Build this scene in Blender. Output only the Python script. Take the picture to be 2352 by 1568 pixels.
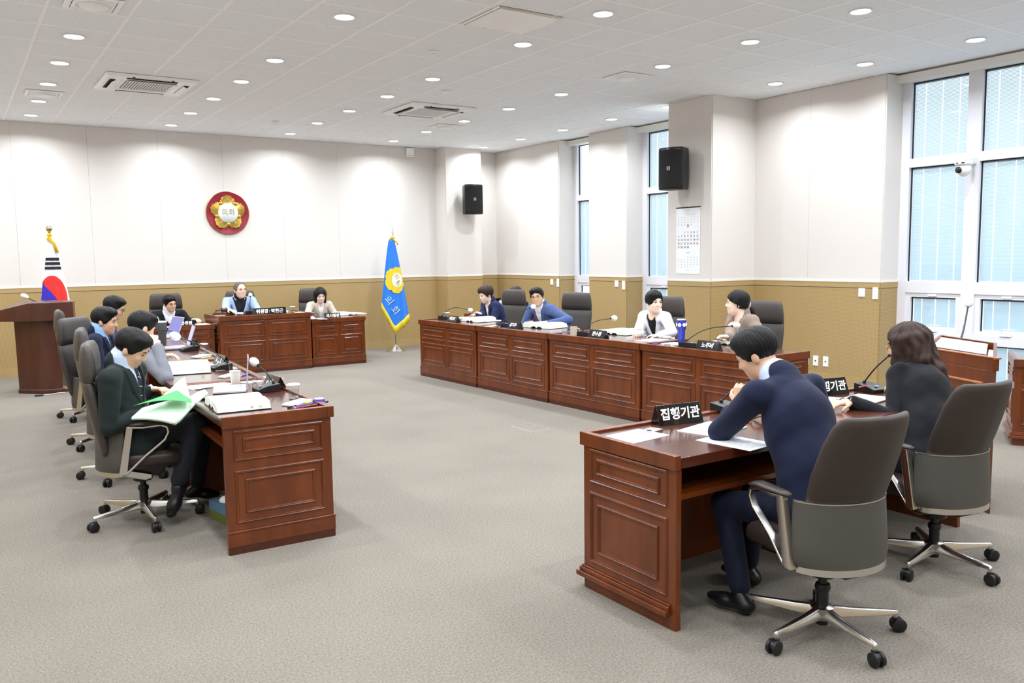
import bpy, math, random
import numpy as np
from mathutils import Vector, Matrix
random.seed(7)
for o in list(bpy.data.objects): bpy.data.objects.remove(o)
scn = bpy.context.scene
col = scn.collection
PI = math.pi
# ------------------------------------------------------------------ camera
F_PX, YAW, PITCH, ROLL, CAM_H = 1926.5, 0.5873, -0.1018, -0.0138, 1.6472
def cam_axes():
    f = Vector((math.sin(YAW)*math.cos(PITCH), math.cos(YAW)*math.cos(PITCH), math.sin(PITCH)))
    r = Vector((math.cos(YAW), -math.sin(YAW), 0)); u = r.cross(f)
    return math.cos(ROLL)*r+math.sin(ROLL)*u, -math.sin(ROLL)*r+math.cos(ROLL)*u, f
CR, CU, CF = cam_axes()
cam = bpy.data.cameras.new('camera'); camo = bpy.data.objects.new('camera', cam); col.objects.link(camo)
cam.sensor_width = 36.0; cam.sensor_fit = 'HORIZONTAL'; cam.lens = F_PX*36.0/2352.0
cam.clip_start = 0.05; cam.clip_end = 200
camo.matrix_world = Matrix(((CR.x, CU.x, -CF.x, 0), (CR.y, CU.y, -CF.y, 0), (CR.z, CU.z, -CF.z, CAM_H), (0, 0, 0, 1)))
scn.camera = camo
# ------------------------------------------------------------------ world, exposure
w = bpy.data.worlds.new('sky'); scn.world = w; w.use_nodes = True
bg = w.node_tree.nodes['Background']; bg.inputs[0].default_value = (0.90, 0.955, 1.0, 1); bg.inputs[1].default_value = 1.9
vs = scn.view_settings
vs.view_transform = 'Standard'; vs.look = 'None'; vs.gamma = 1.0; vs.use_curve_mapping = False
vs.exposure = 0.03
LIGHT_W = 20.5           # each ceiling downlight
# ------------------------------------------------------------------ pixel -> place (distance always comes from a known plane)
def ray(x, y): return CR*((x-1176)/F_PX)+CU*((784-y)/F_PX)+CF
def atz(x, y, z):
    d = ray(x, y); t = (z-CAM_H)/d.z; return Vector((d.x*t, d.y*t, z))
def aty(x, y, Y):
    d = ray(x, y)*(1/ray(x, y).y*Y); return Vector((d.x, d.y, d.z+CAM_H))
def atx(x, y, X):
    d = ray(x, y)*(1/ray(x, y).x*X); return Vector((d.x, d.y, d.z+CAM_H))
def topx(P):
    v = Vector(P)-Vector((0, 0, CAM_H)); z = v.dot(CF)
    return 1176+F_PX*v.dot(CR)/z, 784-F_PX*v.dot(CU)/z, z
def bear(deg): a = math.radians(deg); return Vector((math.sin(a), math.cos(a), 0))
# ------------------------------------------------------------------ materials
MATS = {}
def srgb(r, g, b):
    f = lambda c: (c/255/12.92) if c/255 <= 0.04045 else ((c/255+0.055)/1.055)**2.4
    return (f(r), f(g), f(b), 1)
def mat(name, c, rough=0.5, metal=0.0, spec=0.5, coat=0.0, noise=None, bump=None, sss=0.0, sheen=0.0, trans=0.0, ior=1.45, alpha=1.0, emit=None, estr=0.0):
    """noise=(scale, amount, stretch xyz) darkens/lightens the base colour a little; bump=(scale,strength,dist)"""
    m = bpy.data.materials.new(name); m.use_nodes = True; nt = m.node_tree; b = nt.nodes['Principled BSDF']
    b.inputs['Base Color'].default_value = c
    b.inputs['Roughness'].default_value = rough; b.inputs['Metallic'].default_value = metal
    b.inputs['Specular IOR Level'].default_value = spec; b.inputs['Coat Weight'].default_value = coat
    b.inputs['Sheen Weight'].default_value = sheen; b.inputs['Subsurface Weight'].default_value = sss
    b.inputs['Transmission Weight'].default_value = trans; b.inputs['IOR'].default_value = ior
    if sss: b.inputs['Subsurface Radius'].default_value = (0.02, 0.008, 0.004)
    if emit: b.inputs['Emission Color'].default_value = emit; b.inputs['Emission Strength'].default_value = estr
    if noise or bump: tc = nt.nodes.new('ShaderNodeTexCoord')
    if noise:
        mp = nt.nodes.new('ShaderNodeMapping'); nt.links.new(tc.outputs['Object'], mp.inputs[0])
        mp.inputs['Scale'].default_value = noise[2] if len(noise) > 2 else (1, 1, 1)
        n = nt.nodes.new('ShaderNodeTexNoise'); n.inputs['Scale'].default_value = noise[0]; n.inputs['Detail'].default_value = 4
        nt.links.new(mp.outputs[0], n.inputs['Vector'])
        mx = nt.nodes.new('ShaderNodeMix'); mx.data_type = 'RGBA'
        k = noise[1]
        mx.inputs[6].default_value = tuple(v*(1-k) for v in c[:3])+(1,); mx.inputs[7].default_value = tuple(min(1, v*(1+k)) for v in c[:3])+(1,)
        nt.links.new(n.outputs[0], mx.inputs[0]); nt.links.new(mx.outputs[2], b.inputs['Base Color'])
    if bump:
        n2 = nt.nodes.new('ShaderNodeTexNoise'); n2.inputs['Scale'].default_value = bump[0]; n2.inputs['Detail'].default_value = 3
        nt.links.new(tc.outputs['Object'], n2.inputs['Vector'])
        bp = nt.nodes.new('ShaderNodeBump'); bp.inputs['Strength'].default_value = bump[1]; bp.inputs['Distance'].default_value = bump[2]
        nt.links.new(n2.outputs[0], bp.inputs['Height']); nt.links.new(bp.outputs[0], b.inputs['Normal'])
    MATS[name] = m; return m
def M(n): return MATS[n]
def wood(name, c1, c2, rough=0.28, coat=0.3, axis=(1, 14, 14)):
    m = bpy.data.materials.new(name); m.use_nodes = True; nt = m.node_tree; b = nt.nodes['Principled BSDF']
    tc = nt.nodes.new('ShaderNodeTexCoord'); mp = nt.nodes.new('ShaderNodeMapping'); mp.inputs['Scale'].default_value = axis
    nt.links.new(tc.outputs['Object'], mp.inputs[0])
    n = nt.nodes.new('ShaderNodeTexNoise'); n.inputs['Scale'].default_value = 3.0; n.inputs['Detail'].default_value = 6; n.inputs['Roughness'].default_value = 0.65
    nt.links.new(mp.outputs[0], n.inputs['Vector'])
    cr = nt.nodes.new('ShaderNodeValToRGB'); cr.color_ramp.elements[0].position = 0.3; cr.color_ramp.elements[1].position = 0.72
    cr.color_ramp.elements[0].color = c1; cr.color_ramp.elements[1].color = c2
    nt.links.new(n.outputs[0], cr.inputs[0]); nt.links.new(cr.outputs[0], b.inputs['Base Color'])
    b.inputs['Roughness'].default_value = rough; b.inputs['Coat Weight'].default_value = coat; b.inputs['Coat Roughness'].default_value = 0.12
    MATS[name] = m; return m
wood('wood', srgb(84, 37, 10), srgb(118, 57, 19), coat=0.15, axis=(3, 3, 0.7))
wood('wood_top', srgb(68, 30, 17), srgb(90, 43, 25), rough=0.22, coat=0.45, axis=(0.8, 6, 6))
wood('wood_kick', srgb(62, 26, 14), srgb(84, 38, 22), rough=0.4, coat=0.05)
wood('wood_dark', srgb(64, 32, 22), srgb(84, 44, 30), rough=0.35, coat=0.15, axis=(4, 4, 0.8))
wood('wood_gavel', srgb(58, 30, 20), srgb(92, 46, 30), rough=0.3, coat=0.3)
wood('wood_light', srgb(150, 84, 34), srgb(182, 108, 50), axis=(3, 3, 0.7))
mat('wall_white', srgb(224, 219, 214), 0.75, bump=(120, 0.06, 0.002))
mat('trim_white', srgb(236, 234, 228), 0.5)
mat('frame_white', srgb(232, 232, 240), 0.35)
mat('tan', srgb(180, 153, 103), 0.6, noise=(6, 0.04))
mat('plastic_white', srgb(247, 248, 249), 0.4)
mat('plastic_grey', srgb(190, 190, 192), 0.4)
mat('grid_white', srgb(252, 253, 255), 0.55)
mat('black_plastic', srgb(24, 24, 26), 0.35)
mat('black_gloss', srgb(12, 12, 14), 0.12, coat=0.5)
mat('dark_slot', srgb(20, 20, 22), 0.8)
mat('grille_grey', srgb(150, 146, 144), 0.7)
mat('leather', srgb(62, 56, 53), 0.42, noise=(9, 0.08), bump=(260, 0.12, 0.001))
mat('leather_back', srgb(52, 43, 38), 0.5, noise=(9, 0.08), bump=(260, 0.12, 0.001))
mat('leather_brown', srgb(48, 38, 35), 0.38, bump=(260, 0.12, 0.001))
mat('shell_grey', srgb(74, 72, 67), 0.62, bump=(400, 0.1, 0.001))
mat('aluminium', srgb(206, 204, 200), 0.26, metal=1.0)
mat('chrome', srgb(225, 225, 225), 0.1, metal=1.0)
mat('steel', srgb(190, 192, 196), 0.35, metal=1.0)
mat('gold', srgb(206, 172, 84), 0.34, metal=0.85)
mat('brass', srgb(190, 176, 130), 0.22, metal=1.0)
mat('rubber', srgb(22, 22, 24), 0.45)
mat('paper', srgb(243, 245, 248), 0.7, noise=(30, 0.015))
mat('page', srgb(236, 243, 236), 0.75, noise=(40, 0.03, (1, 1, 12)))
mat('page_green', srgb(72, 190, 92), 0.6)
mat('page_mint', srgb(208, 236, 214), 0.7)
mat('cover_black', srgb(26, 24, 28), 0.5)
mat('ink', srgb(128, 132, 140), 0.8)
mat('ink_dark', srgb(40, 42, 48), 0.8)
mat('ink_pale', srgb(206, 208, 220), 0.8)
mat('ink_red', srgb(170, 50, 62), 0.8)
mat('letter_white', srgb(245, 245, 242), 0.6)
mat('letter_olive', srgb(150, 138, 92), 0.6)
mat('emblem_red', srgb(150, 34, 52), 0.5)
mat('emblem_white', srgb(232, 236, 232), 0.3)
mat('purple', srgb(88, 70, 190), 0.4)
mat('violet_pale', srgb(190, 180, 230), 0.4)
mat('yellow', srgb(228, 226, 74), 0.5)
mat('lime', srgb(206, 222, 60), 0.5)
mat('red', srgb(206, 52, 48), 0.4)
mat('orange', srgb(232, 140, 60), 0.5)
mat('pink', srgb(236, 120, 190), 0.5)
mat('blue_steel', srgb(48, 62, 176), 0.35)
mat('grey_tumbler', srgb(86, 88, 92), 0.4)
mat('mug_beige', srgb(196, 182, 164), 0.5)
mat('cup_paper', srgb(238, 234, 224), 0.6)
mat('laptop_silver', srgb(198, 198, 206), 0.35, metal=0.3)
mat('laptop_grey', srgb(130, 132, 142), 0.4, metal=0.3)
mat('key_grey', srgb(176, 178, 190), 0.5)
mat('screen', srgb(96, 98, 160), 0.2, emit=srgb(140, 140, 200), estr=0.25)
mat('screen_block', srgb(190, 190, 225), 0.3, emit=srgb(190, 190, 225), estr=0.25)
mat('foam_white', srgb(240, 240, 240), 0.9)
mat('foam_grey', srgb(186, 188, 192), 0.9)
mat('tissue_blue', srgb(86, 120, 150), 0.6)  # base colour darkened to carry the shade under the desk
mat('tissue_green', srgb(96, 106, 48), 0.6)  # darkened too, under-desk shade is in the colour
mat('flag_white', srgb(238, 240, 250), 0.7)
mat('flag_blue', srgb(28, 120, 225), 0.42, sheen=0.3)
mat('flag_black', srgb(28, 28, 32), 0.7)
mat('flag_yellow', srgb(224, 200, 40), 0.55)
mat('taegeuk_red', srgb(228, 48, 44), 0.6)
mat('taegeuk_blue', srgb(58, 44, 186), 0.6)
mat('embroid_pale', srgb(232, 238, 220), 0.6)
mat('fringe', srgb(226, 182, 30), 0.6)
mat('lens_emit', (1, 1, 1, 1), 0.4, emit=(0.96, 0.98, 1.0, 1), estr=6.0)
mat('camera_lens', srgb(8, 8, 12), 0.05, coat=1.0)
mat('glass', (1, 1, 1, 1), 0.02, trans=1.0, ior=1.45)
mat('water', (0.95, 0.98, 1, 1), 0.0, trans=1.0, ior=1.33)
mat('skin', srgb(226, 186, 160), 0.5, sss=0.15, noise=(25, 0.05))
mat('skin_pale', srgb(238, 208, 190), 0.5, sss=0.15, noise=(25, 0.05))
mat('skin_tan', srgb(214, 170, 142), 0.5, sss=0.15, noise=(25, 0.05))
mat('lips', srgb(184, 108, 100), 0.4)
mat('eye_dark', srgb(30, 22, 20), 0.25)
mat('eye_white', srgb(226, 220, 214), 0.3)
mat('brow', srgb(42, 34, 32), 0.8)
mat('hair_black', srgb(19, 18, 19), 0.5, spec=0.25, bump=(140, 0.3, 0.003))
mat('hair_brown', srgb(48, 31, 26), 0.48, spec=0.3, noise=(14, 0.3, (1, 1, 0.12)), bump=(90, 0.4, 0.004))
mat('hair_grey', srgb(92, 86, 82), 0.6, bump=(120, 0.4, 0.003))
for n, c in dict(suit_green=(28, 38, 38), suit_grey=(128, 130, 140), suit_navy=(20, 26, 52), suit_navy2=(32, 40, 78), suit_blue=(74, 92, 138),
                 suit_black=(22, 24, 30), suit_sky=(158, 178, 212), suit_beige=(190, 180, 166), suit_white=(236, 236, 244), suit_taupe=(140, 124, 112),
                 suit_slate=(68, 82, 122), suit_ink=(17, 18, 24),
                 trousers_dark=(28, 32, 40), trousers_navy=(18, 23, 44), trousers_black=(24, 24, 28), shirt_white=(238, 240, 246),
                 shirt_blue=(150, 190, 236), shirt_black=(26, 26, 32), shirt_cream=(226, 220, 206), shirt_pale=(190, 204, 232), sock_black=(18, 18, 20), tie_dark=(30, 32, 48)).items():
    mat(n, srgb(*c), 0.8, spec=0.25, sheen=0.05, noise=(18, 0.06), bump=(22, 0.12, 0.006))
mat('shoe_black', srgb(20, 20, 22), 0.35)
mat('watch_band', srgb(70, 76, 70), 0.6)
def node_mat(name):
    m = bpy.data.materials.new(name); m.use_nodes = True; MATS[name] = m; return m, m.node_tree, m.node_tree.nodes['Principled BSDF']
def nmath(nt, op, a, b=None, c=None):
    n = nt.nodes.new('ShaderNodeMath'); n.operation = op
    for i, v in enumerate((a, b, c)):
        if v is None: continue
        if isinstance(v, (int, float)): n.inputs[i].default_value = v
        else: nt.links.new(v, n.inputs[i])
    return n.outputs[0]
# carpet
m, nt, b = node_mat('carpet')
tc = nt.nodes.new('ShaderNodeTexCoord')
n1 = nt.nodes.new('ShaderNodeTexNoise'); n1.inputs['Scale'].default_value = 95; n1.inputs['Detail'].default_value = 5; n1.inputs['Roughness'].default_value = 0.75
n2 = nt.nodes.new('ShaderNodeTexNoise'); n2.inputs['Scale'].default_value = 1.2; n2.inputs['Detail'].default_value = 2
nt.links.new(tc.outputs['Object'], n1.inputs['Vector']); nt.links.new(tc.outputs['Object'], n2.inputs['Vector'])
cr = nt.nodes.new('ShaderNodeValToRGB'); cr.color_ramp.elements[0].position = 0.28; cr.color_ramp.elements[1].position = 0.74
cr.color_ramp.elements[0].color = srgb(94, 88, 80); cr.color_ramp.elements[1].color = srgb(153, 146, 136)
nt.links.new(nmath(nt, 'ADD', n1.outputs[0], nmath(nt, 'MULTIPLY', nmath(nt, 'SUBTRACT', n2.outputs[0], 0.5), 0.15)), cr.inputs[0]); nt.links.new(cr.outputs[0], b.inputs['Base Color'])
b.inputs['Roughness'].default_value = 0.95; b.inputs['Specular IOR Level'].default_value = 0.15
bp = nt.nodes.new('ShaderNodeBump'); bp.inputs['Strength'].default_value = 0.5; bp.inputs['Distance'].default_value = 0.006
nt.links.new(n1.outputs[0], bp.inputs['Height']); nt.links.new(bp.outputs[0], b.inputs['Normal'])
# perforated acoustic wainscot (small round holes every 2 cm)
m, nt, b = node_mat('perforated')
tc = nt.nodes.new('ShaderNodeTexCoord'); sx = nt.nodes.new('ShaderNodeSeparateXYZ'); nt.links.new(tc.outputs['Object'], sx.inputs[0])
hx = nmath(nt, 'SUBTRACT', nmath(nt, 'FRACT', nmath(nt, 'MULTIPLY', nmath(nt, 'ADD', sx.outputs[0], sx.outputs[1]), 62)), 0.5)
hz = nmath(nt, 'SUBTRACT', nmath(nt, 'FRACT', nmath(nt, 'MULTIPLY', sx.outputs[2], 62)), 0.5)
d = nmath(nt, 'SQRT', nmath(nt, 'ADD', nmath(nt, 'MULTIPLY', hx, hx), nmath(nt, 'MULTIPLY', hz, hz)))
hole = nmath(nt, 'LESS_THAN', d, 0.24)
mx = nt.nodes.new('ShaderNodeMix'); mx.data_type = 'RGBA'; mx.inputs[6].default_value = srgb(180, 153, 103); mx.inputs[7].default_value = srgb(136, 112, 70)
nt.links.new(hole, mx.inputs[0]); nt.links.new(mx.outputs[2], b.inputs['Base Color']); b.inputs['Roughness'].default_value = 0.6
# ceiling tile with fine pinholes
m, nt, b = node_mat('ceiling_tile')
tc = nt.nodes.new('ShaderNodeTexCoord'); oi = nt.nodes.new('ShaderNodeObjectInfo')
va = nt.nodes.new('ShaderNodeVectorMath'); va.operation = 'ADD'; nt.links.new(tc.outputs['Object'], va.inputs[0]); nt.links.new(oi.outputs['Location'], va.inputs[1])
v = nt.nodes.new('ShaderNodeTexVoronoi'); v.inputs['Scale'].default_value = 34; nt.links.new(va.outputs[0], v.inputs['Vector'])
n1 = nt.nodes.new('ShaderNodeTexNoise'); n1.inputs['Scale'].default_value = 60; nt.links.new(va.outputs[0], n1.inputs['Vector'])
pin = nmath(nt, 'MULTIPLY', nmath(nt, 'LESS_THAN', v.outputs['Distance'], 0.13), nmath(nt, 'GREATER_THAN', n1.outputs[0], 0.52))
mx = nt.nodes.new('ShaderNodeMix'); mx.data_type = 'RGBA'; mx.inputs[6].default_value = srgb(240, 243, 247); mx.inputs[7].default_value = srgb(150, 148, 146)
nt.links.new(pin, mx.inputs[0]); nt.links.new(mx.outputs[2], b.inputs['Base Color']); b.inputs['Roughness'].default_value = 0.85
# window pane: thin clear glass that reflects
m = bpy.data.materials.new('pane'); m.use_nodes = True; nt = m.node_tree; nt.nodes.clear(); MATS['pane'] = m
out = nt.nodes.new('ShaderNodeOutputMaterial'); tr = nt.nodes.new('ShaderNodeBsdfTransparent'); tr.inputs[0].default_value = (0.92, 0.965, 0.975, 1)
gl = nt.nodes.new('ShaderNodeBsdfGlossy'); gl.inputs['Roughness'].default_value = 0.02
fr = nt.nodes.new('ShaderNodeFresnel'); ge = nt.nodes.new('ShaderNodeNewGeometry'); nt.links.new(nmath(nt, 'MULTIPLY_ADD', ge.outputs['Backfacing'], 1/1.5-1.5, 1.5), fr.inputs[0]); ms = nt.nodes.new('ShaderNodeMixShader')
nt.links.new(fr.outputs[0], ms.inputs[0]); nt.links.new(tr.outputs[0], ms.inputs[1]); nt.links.new(gl.outputs[0], ms.inputs[2]); nt.links.new(ms.outputs[0], out.inputs[0])
# drinking glass as a thin shell
m = m.copy(); m.name = 'thin_glass'; MATS['thin_glass'] = m
for n in m.node_tree.nodes:
    if n.type == 'BSDF_TRANSPARENT': n.inputs[0].default_value = (0.93, 0.95, 0.96, 1)
# blind slats: white metal that lets some daylight glow through
m = bpy.data.materials.new('slat'); m.use_nodes = True; nt = m.node_tree; nt.nodes.clear(); MATS['slat'] = m
out = nt.nodes.new('ShaderNodeOutputMaterial'); df = nt.nodes.new('ShaderNodeBsdfDiffuse'); df.inputs[0].default_value = srgb(214, 222, 228)
tl = nt.nodes.new('ShaderNodeBsdfTranslucent'); tl.inputs[0].default_value = srgb(214, 226, 234); ms = nt.nodes.new('ShaderNodeMixShader'); ms.inputs[0].default_value = 0.5
nt.links.new(df.outputs[0], ms.inputs[1]); nt.links.new(tl.outputs[0], ms.inputs[2]); nt.links.new(ms.outputs[0], out.inputs[0])
# ------------------------------------------------------------------ mesh building
def link(o, parent=None):
    col.objects.link(o)
    if parent is not None: o.parent = parent
    return o
def tag(o, label=None, cat=None, group=None, kind=None):
    if label: o['label'] = label
    if cat: o['category'] = cat
    if group: o['group'] = group
    if kind: o['kind'] = kind
    return o
def empty(name, loc=(0, 0, 0), rz=0.0, label=None, cat=None, group=None):
    o = bpy.data.objects.new(name, None); o.empty_display_size = 0.05; col.objects.link(o)
    o.location = loc; o.rotation_euler = (0, 0, rz)
    return tag(o, label, cat, group)
def copy_tree(o, parent=None):
    c = o.copy(); col.objects.link(c); c.parent = parent
    for ch in list(o.children): copy_tree(ch, c)
    return c
def place(o, loc, rz=0.0, label=None, group=None):
    o.location = loc; o.rotation_euler = (0, 0, rz)
    return tag(o, label, None, group)
class MB:
    def __init__(s): s.v = []; s.f = []; s.T = None
    def add(s, vs, fs):
        n = len(s.v)
        s.v += [tuple(s.T @ Vector(p)) for p in vs] if s.T is not None else [tuple(p) for p in vs]
        s.f += [tuple(i+n for i in f) for f in fs]; return s
    def box(s, x0, x1, y0, y1, z0, z1):
        return s.add([(x, y, z) for z in (z0, z1) for y in (y0, y1) for x in (x0, x1)],
                     [(0, 2, 3, 1), (4, 5, 7, 6), (0, 1, 5, 4), (2, 6, 7, 3), (0, 4, 6, 2), (1, 3, 7, 5)])
    def cbox(s, c, sz): return s.box(c[0]-sz[0]/2, c[0]+sz[0]/2, c[1]-sz[1]/2, c[1]+sz[1]/2, c[2]-sz[2]/2, c[2]+sz[2]/2)
    def rings(s, R, close=True, cap=True):
        n = len(R[0]); vs = [p for r in R for p in r]; fs = []
        for i in range(len(R)-1):
            for j in range(n if close else n-1):
                k = (j+1) % n; fs.append((i*n+j, i*n+k, (i+1)*n+k, (i+1)*n+j))
        if cap and close: fs.append(tuple(range(n-1, -1, -1))); fs.append(tuple((len(R)-1)*n+j for j in range(n)))
        return s.add(vs, fs)
    def lathe(s, prof, n=24, c=(0, 0, 0), axis='z', cap=True):
        R = []
        for r, z in prof:
            ring = []
            for j in range(n):
                a = 2*PI*j/n; x, y = r*math.cos(a), r*math.sin(a)
                ring.append({'z': (c[0]+x, c[1]+y, c[2]+z), 'y': (c[0]+y, c[1]+z, c[2]+x), 'x': (c[0]+z, c[1]+x, c[2]+y)}[axis])
            R.append(ring)
        return s.rings(R, True, cap)
    def tube(s, path, r, n=8, closed=False, cap=True):
        P = [Vector(p) for p in path]; R = []; N = len(P)
        rr = r if isinstance(r, (list, tuple)) else [r]*N
        up = None
        for i in range(N):
            a = P[i-1] if (i > 0 or closed) else P[i]; b = P[(i+1) % N] if (i < N-1 or closed) else P[i]
            t = (b-a).normalized()
            if up is None: up = Vector((0, 0, 1)) if abs(t.z) < 0.9 else Vector((0, 1, 0))
            x = t.cross(up)
            if x.length < 1e-6: x = t.orthogonal()
            x.normalize(); y = x.cross(t).normalized(); up = y
            R.append([P[i]+(x*math.cos(2*PI*j/n)+y*math.sin(2*PI*j/n))*rr[i] for j in range(n)])
        if closed: R.append(R[0]); cap = False
        return s.rings(R, True, cap)
    def sweep(s, path, w, h, xa, closed=False):
        """flat bar of section w (along xa) x h swept along a path lying in the plane normal to xa"""
        P = [Vector(p) for p in path]; xa = Vector(xa).normalized(); N = len(P); R = []
        for i in range(N):
            a = P[i-1] if (i > 0 or closed) else P[i]; b = P[(i+1) % N] if (i < N-1 or closed) else P[i]
            d1 = (P[i]-a).normalized() if (P[i]-a).length > 1e-9 else (b-P[i]).normalized(); d2 = (b-P[i]).normalized() if (b-P[i]).length > 1e-9 else d1
            t = (d1+d2).normalized(); nrm = xa.cross(t).normalized(); k = h/2/max(0.4, abs(t.dot(d1)))
            ww = w[i] if isinstance(w, (list, tuple)) else w
            R.append([P[i]+xa*ww/2+nrm*k, P[i]-xa*ww/2+nrm*k, P[i]-xa*ww/2-nrm*k, P[i]+xa*ww/2-nrm*k])
        if closed: R.append(R[0])
        return s.rings(R, True, not closed)
    def prism(s, poly, d, org=(0, 0, 0), ex=(1, 0, 0), ey=(0, 0, 1), ez=(0, 1, 0)):
        """2D polygon in (ex,ey), extruded along ez by d"""
        o, ex, ey, ez = Vector(org), Vector(ex), Vector(ey), Vector(ez); n = len(poly)
        a = [o+ex*p[0]+ey*p[1] for p in poly]; b = [p+ez*d for p in a]
        return s.add(a+b, [tuple(range(n)), tuple(range(2*n-1, n-1, -1))]+[(j, n+j, n+(j+1) % n, (j+1) % n) for j in range(n)])
    def ell(s, c, r, n=14, m=9, R=None):
        rings = []
        c = Vector(c)
        for i in range(m+1):
            a = PI*i/m; sr = max(math.sin(a), 1e-3)
            ring = []
            for j in range(n):
                p = Vector((r[0]*sr*math.cos(2*PI*j/n), r[1]*sr*math.sin(2*PI*j/n), -r[2]*math.cos(a)))
                ring.append(c+(R @ p if R is not None else p))
            rings.append(ring)
        return s.rings(rings)
    def frame(s, o, ex, ey, ez, x0, x1, y0, y1, prof):
        """picture-frame moulding: prof = [(inset, height)...] rings of rectangles"""
        o, ex, ey, ez = map(Vector, (o, ex, ey, ez)); R = []
        for ins, h in prof:
            R.append([o+ex*a+ey*b+ez*h for a, b in ((x0+ins, y0+ins), (x1-ins, y0+ins), (x1-ins, y1-ins), (x0+ins, y1-ins))])
        return s.rings(R, True, False)
    def build(s, name, material, parent=None, smooth=False, bevel=0.0, loc=None, seg=2, auto=False):
        me = bpy.data.meshes.new(name); me.from_pydata(s.v, [], s.f); me.materials.append(M(material) if isinstance(material, str) else material)
        o = link(bpy.data.objects.new(name, me), parent)
        if smooth: me.polygons.foreach_set('use_smooth', [True]*len(me.polygons))
        if auto: me.set_sharp_from_angle(angle=math.radians(40))
        if bevel:
            b = o.modifiers.new('bevel', 'BEVEL'); b.width = bevel; b.segments = seg; b.limit_method = 'ANGLE'; b.angle_limit = math.radians(40)
            me.polygons.foreach_set('use_smooth', [True]*len(me.polygons)); b.harden_normals = False
            wn = o.modifiers.new('wn', 'WEIGHTED_NORMAL'); wn.keep_sharp = True
        if loc is not None: o.location = loc
        return o
def text_mesh(name, body, size, material, parent=None, T=Matrix(), ext=0.0008, bold=0.0, align='CENTER', shear=0.0):
    cu = bpy.data.curves.new('txt', 'FONT'); cu.body = body; cu.size = size; cu.extrude = ext; cu.offset = bold; cu.align_x = align; cu.align_y = 'CENTER'; cu.shear = shear
    cu.resolution_u = 3
    t = bpy.data.objects.new('txt', cu); col.objects.link(t)
    dg = bpy.context.evaluated_depsgraph_get(); me = bpy.data.meshes.new_from_object(t.evaluated_get(dg))
    bpy.data.objects.remove(t); bpy.data.curves.remove(cu)
    me.name = name; me.transform(T); me.materials.clear(); me.materials.append(M(material))
    return link(bpy.data.objects.new(name, me), parent)
def basis(ex, ey, ez, o=(0, 0, 0)):
    m = Matrix((Vector(ex), Vector(ey), Vector(ez))).transposed().to_4x4(); m.translation = Vector(o); return m
# ================================================================== the room
CEIL, XR, YB, XL, YF, RAIL = 3.647, 9.018, 14.06, -1.633, -2.4, 1.277
XW = 9.37                      # plane of the window frames
def struct(name, mb, m, parent=None, **k):
    o = mb.build(name, m, parent, **k)
    if parent is None: o['kind'] = 'structure'
    return o
struct('floor', MB().box(XL-.2, XR+.6, YF-.2, YB+.2, -.1, 0), 'carpet')
# --- ceiling: slab, T-bars and lay-in tiles
ceil_o = struct('ceiling', MB().box(XL-.2, XR+.6, YF-.2, YB+.2, CEIL+.02, CEIL+.12), 'grid_white')
gx = [0.767+.6*i for i in range(-4, 14)]; gy = [7.688+.598*j for j in range(-17, 11)]
gx_ = gx+[XR]; gy_ = [YF]+[y for y in gy if y > YF+.05]+[YB]
g = MB()
for x in gx: g.box(x-.012, x+.012, YF, YB, CEIL-.002, CEIL+.012)
for y in gy: g.box(XL, XR, y-.012, y+.012, CEIL-.0015, CEIL+.0115)
g.build('ceiling_grid', 'grid_white', ceil_o)
skip = []                                                     # tiles that the air conditioners and the hatch replace
AC = [(1.99, 10.42), (5.60, 10.40)]
tiles = []
for i in range(len(gx_)-1):
    for j in range(len(gy_)-1):
        x0, x1, y0, y1 = gx_[i]+.012, gx_[i+1]-.012, gy_[j]+.012, gy_[j+1]-.012
        if x1-x0 < .02 or y1-y0 < .02: continue
        cx, cy = (x0+x1)/2, (y0+y1)/2
        u, v, z = topx((cx, cy, CEIL)); vis = z > .3 and -60 < u < 2412 and -40 < v < 700
        tiles.append((0 if vis else 1, math.hypot(cx, cy), x0, x1, y0, y1))
tiles.sort(); meshes = {}; rest = MB()
for n, (hid, dd, x0, x1, y0, y1) in enumerate(tiles):
    if n >= 300 or hid: rest.box(x0, x1, y0, y1, CEIL+.002, CEIL+.016); continue
    key = (round(x1-x0, 3), round(y1-y0, 3))
    if key not in meshes:
        hx, hy = key[0]/2, key[1]/2; t = MB(); t.box(-hx, hx, -hy, hy, .002, .016); o = t.build('ceiling_tile', 'ceiling_tile', ceil_o); meshes[key] = o.data
    else: o = link(bpy.data.objects.new('ceiling_tile', meshes[key]), ceil_o)
    o.location = ((x0+x1)/2, (y0+y1)/2, CEIL)
rest.build('ceiling_tile_rest', 'ceiling_tile', ceil_o)['kind'] = 'stuff'
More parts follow.
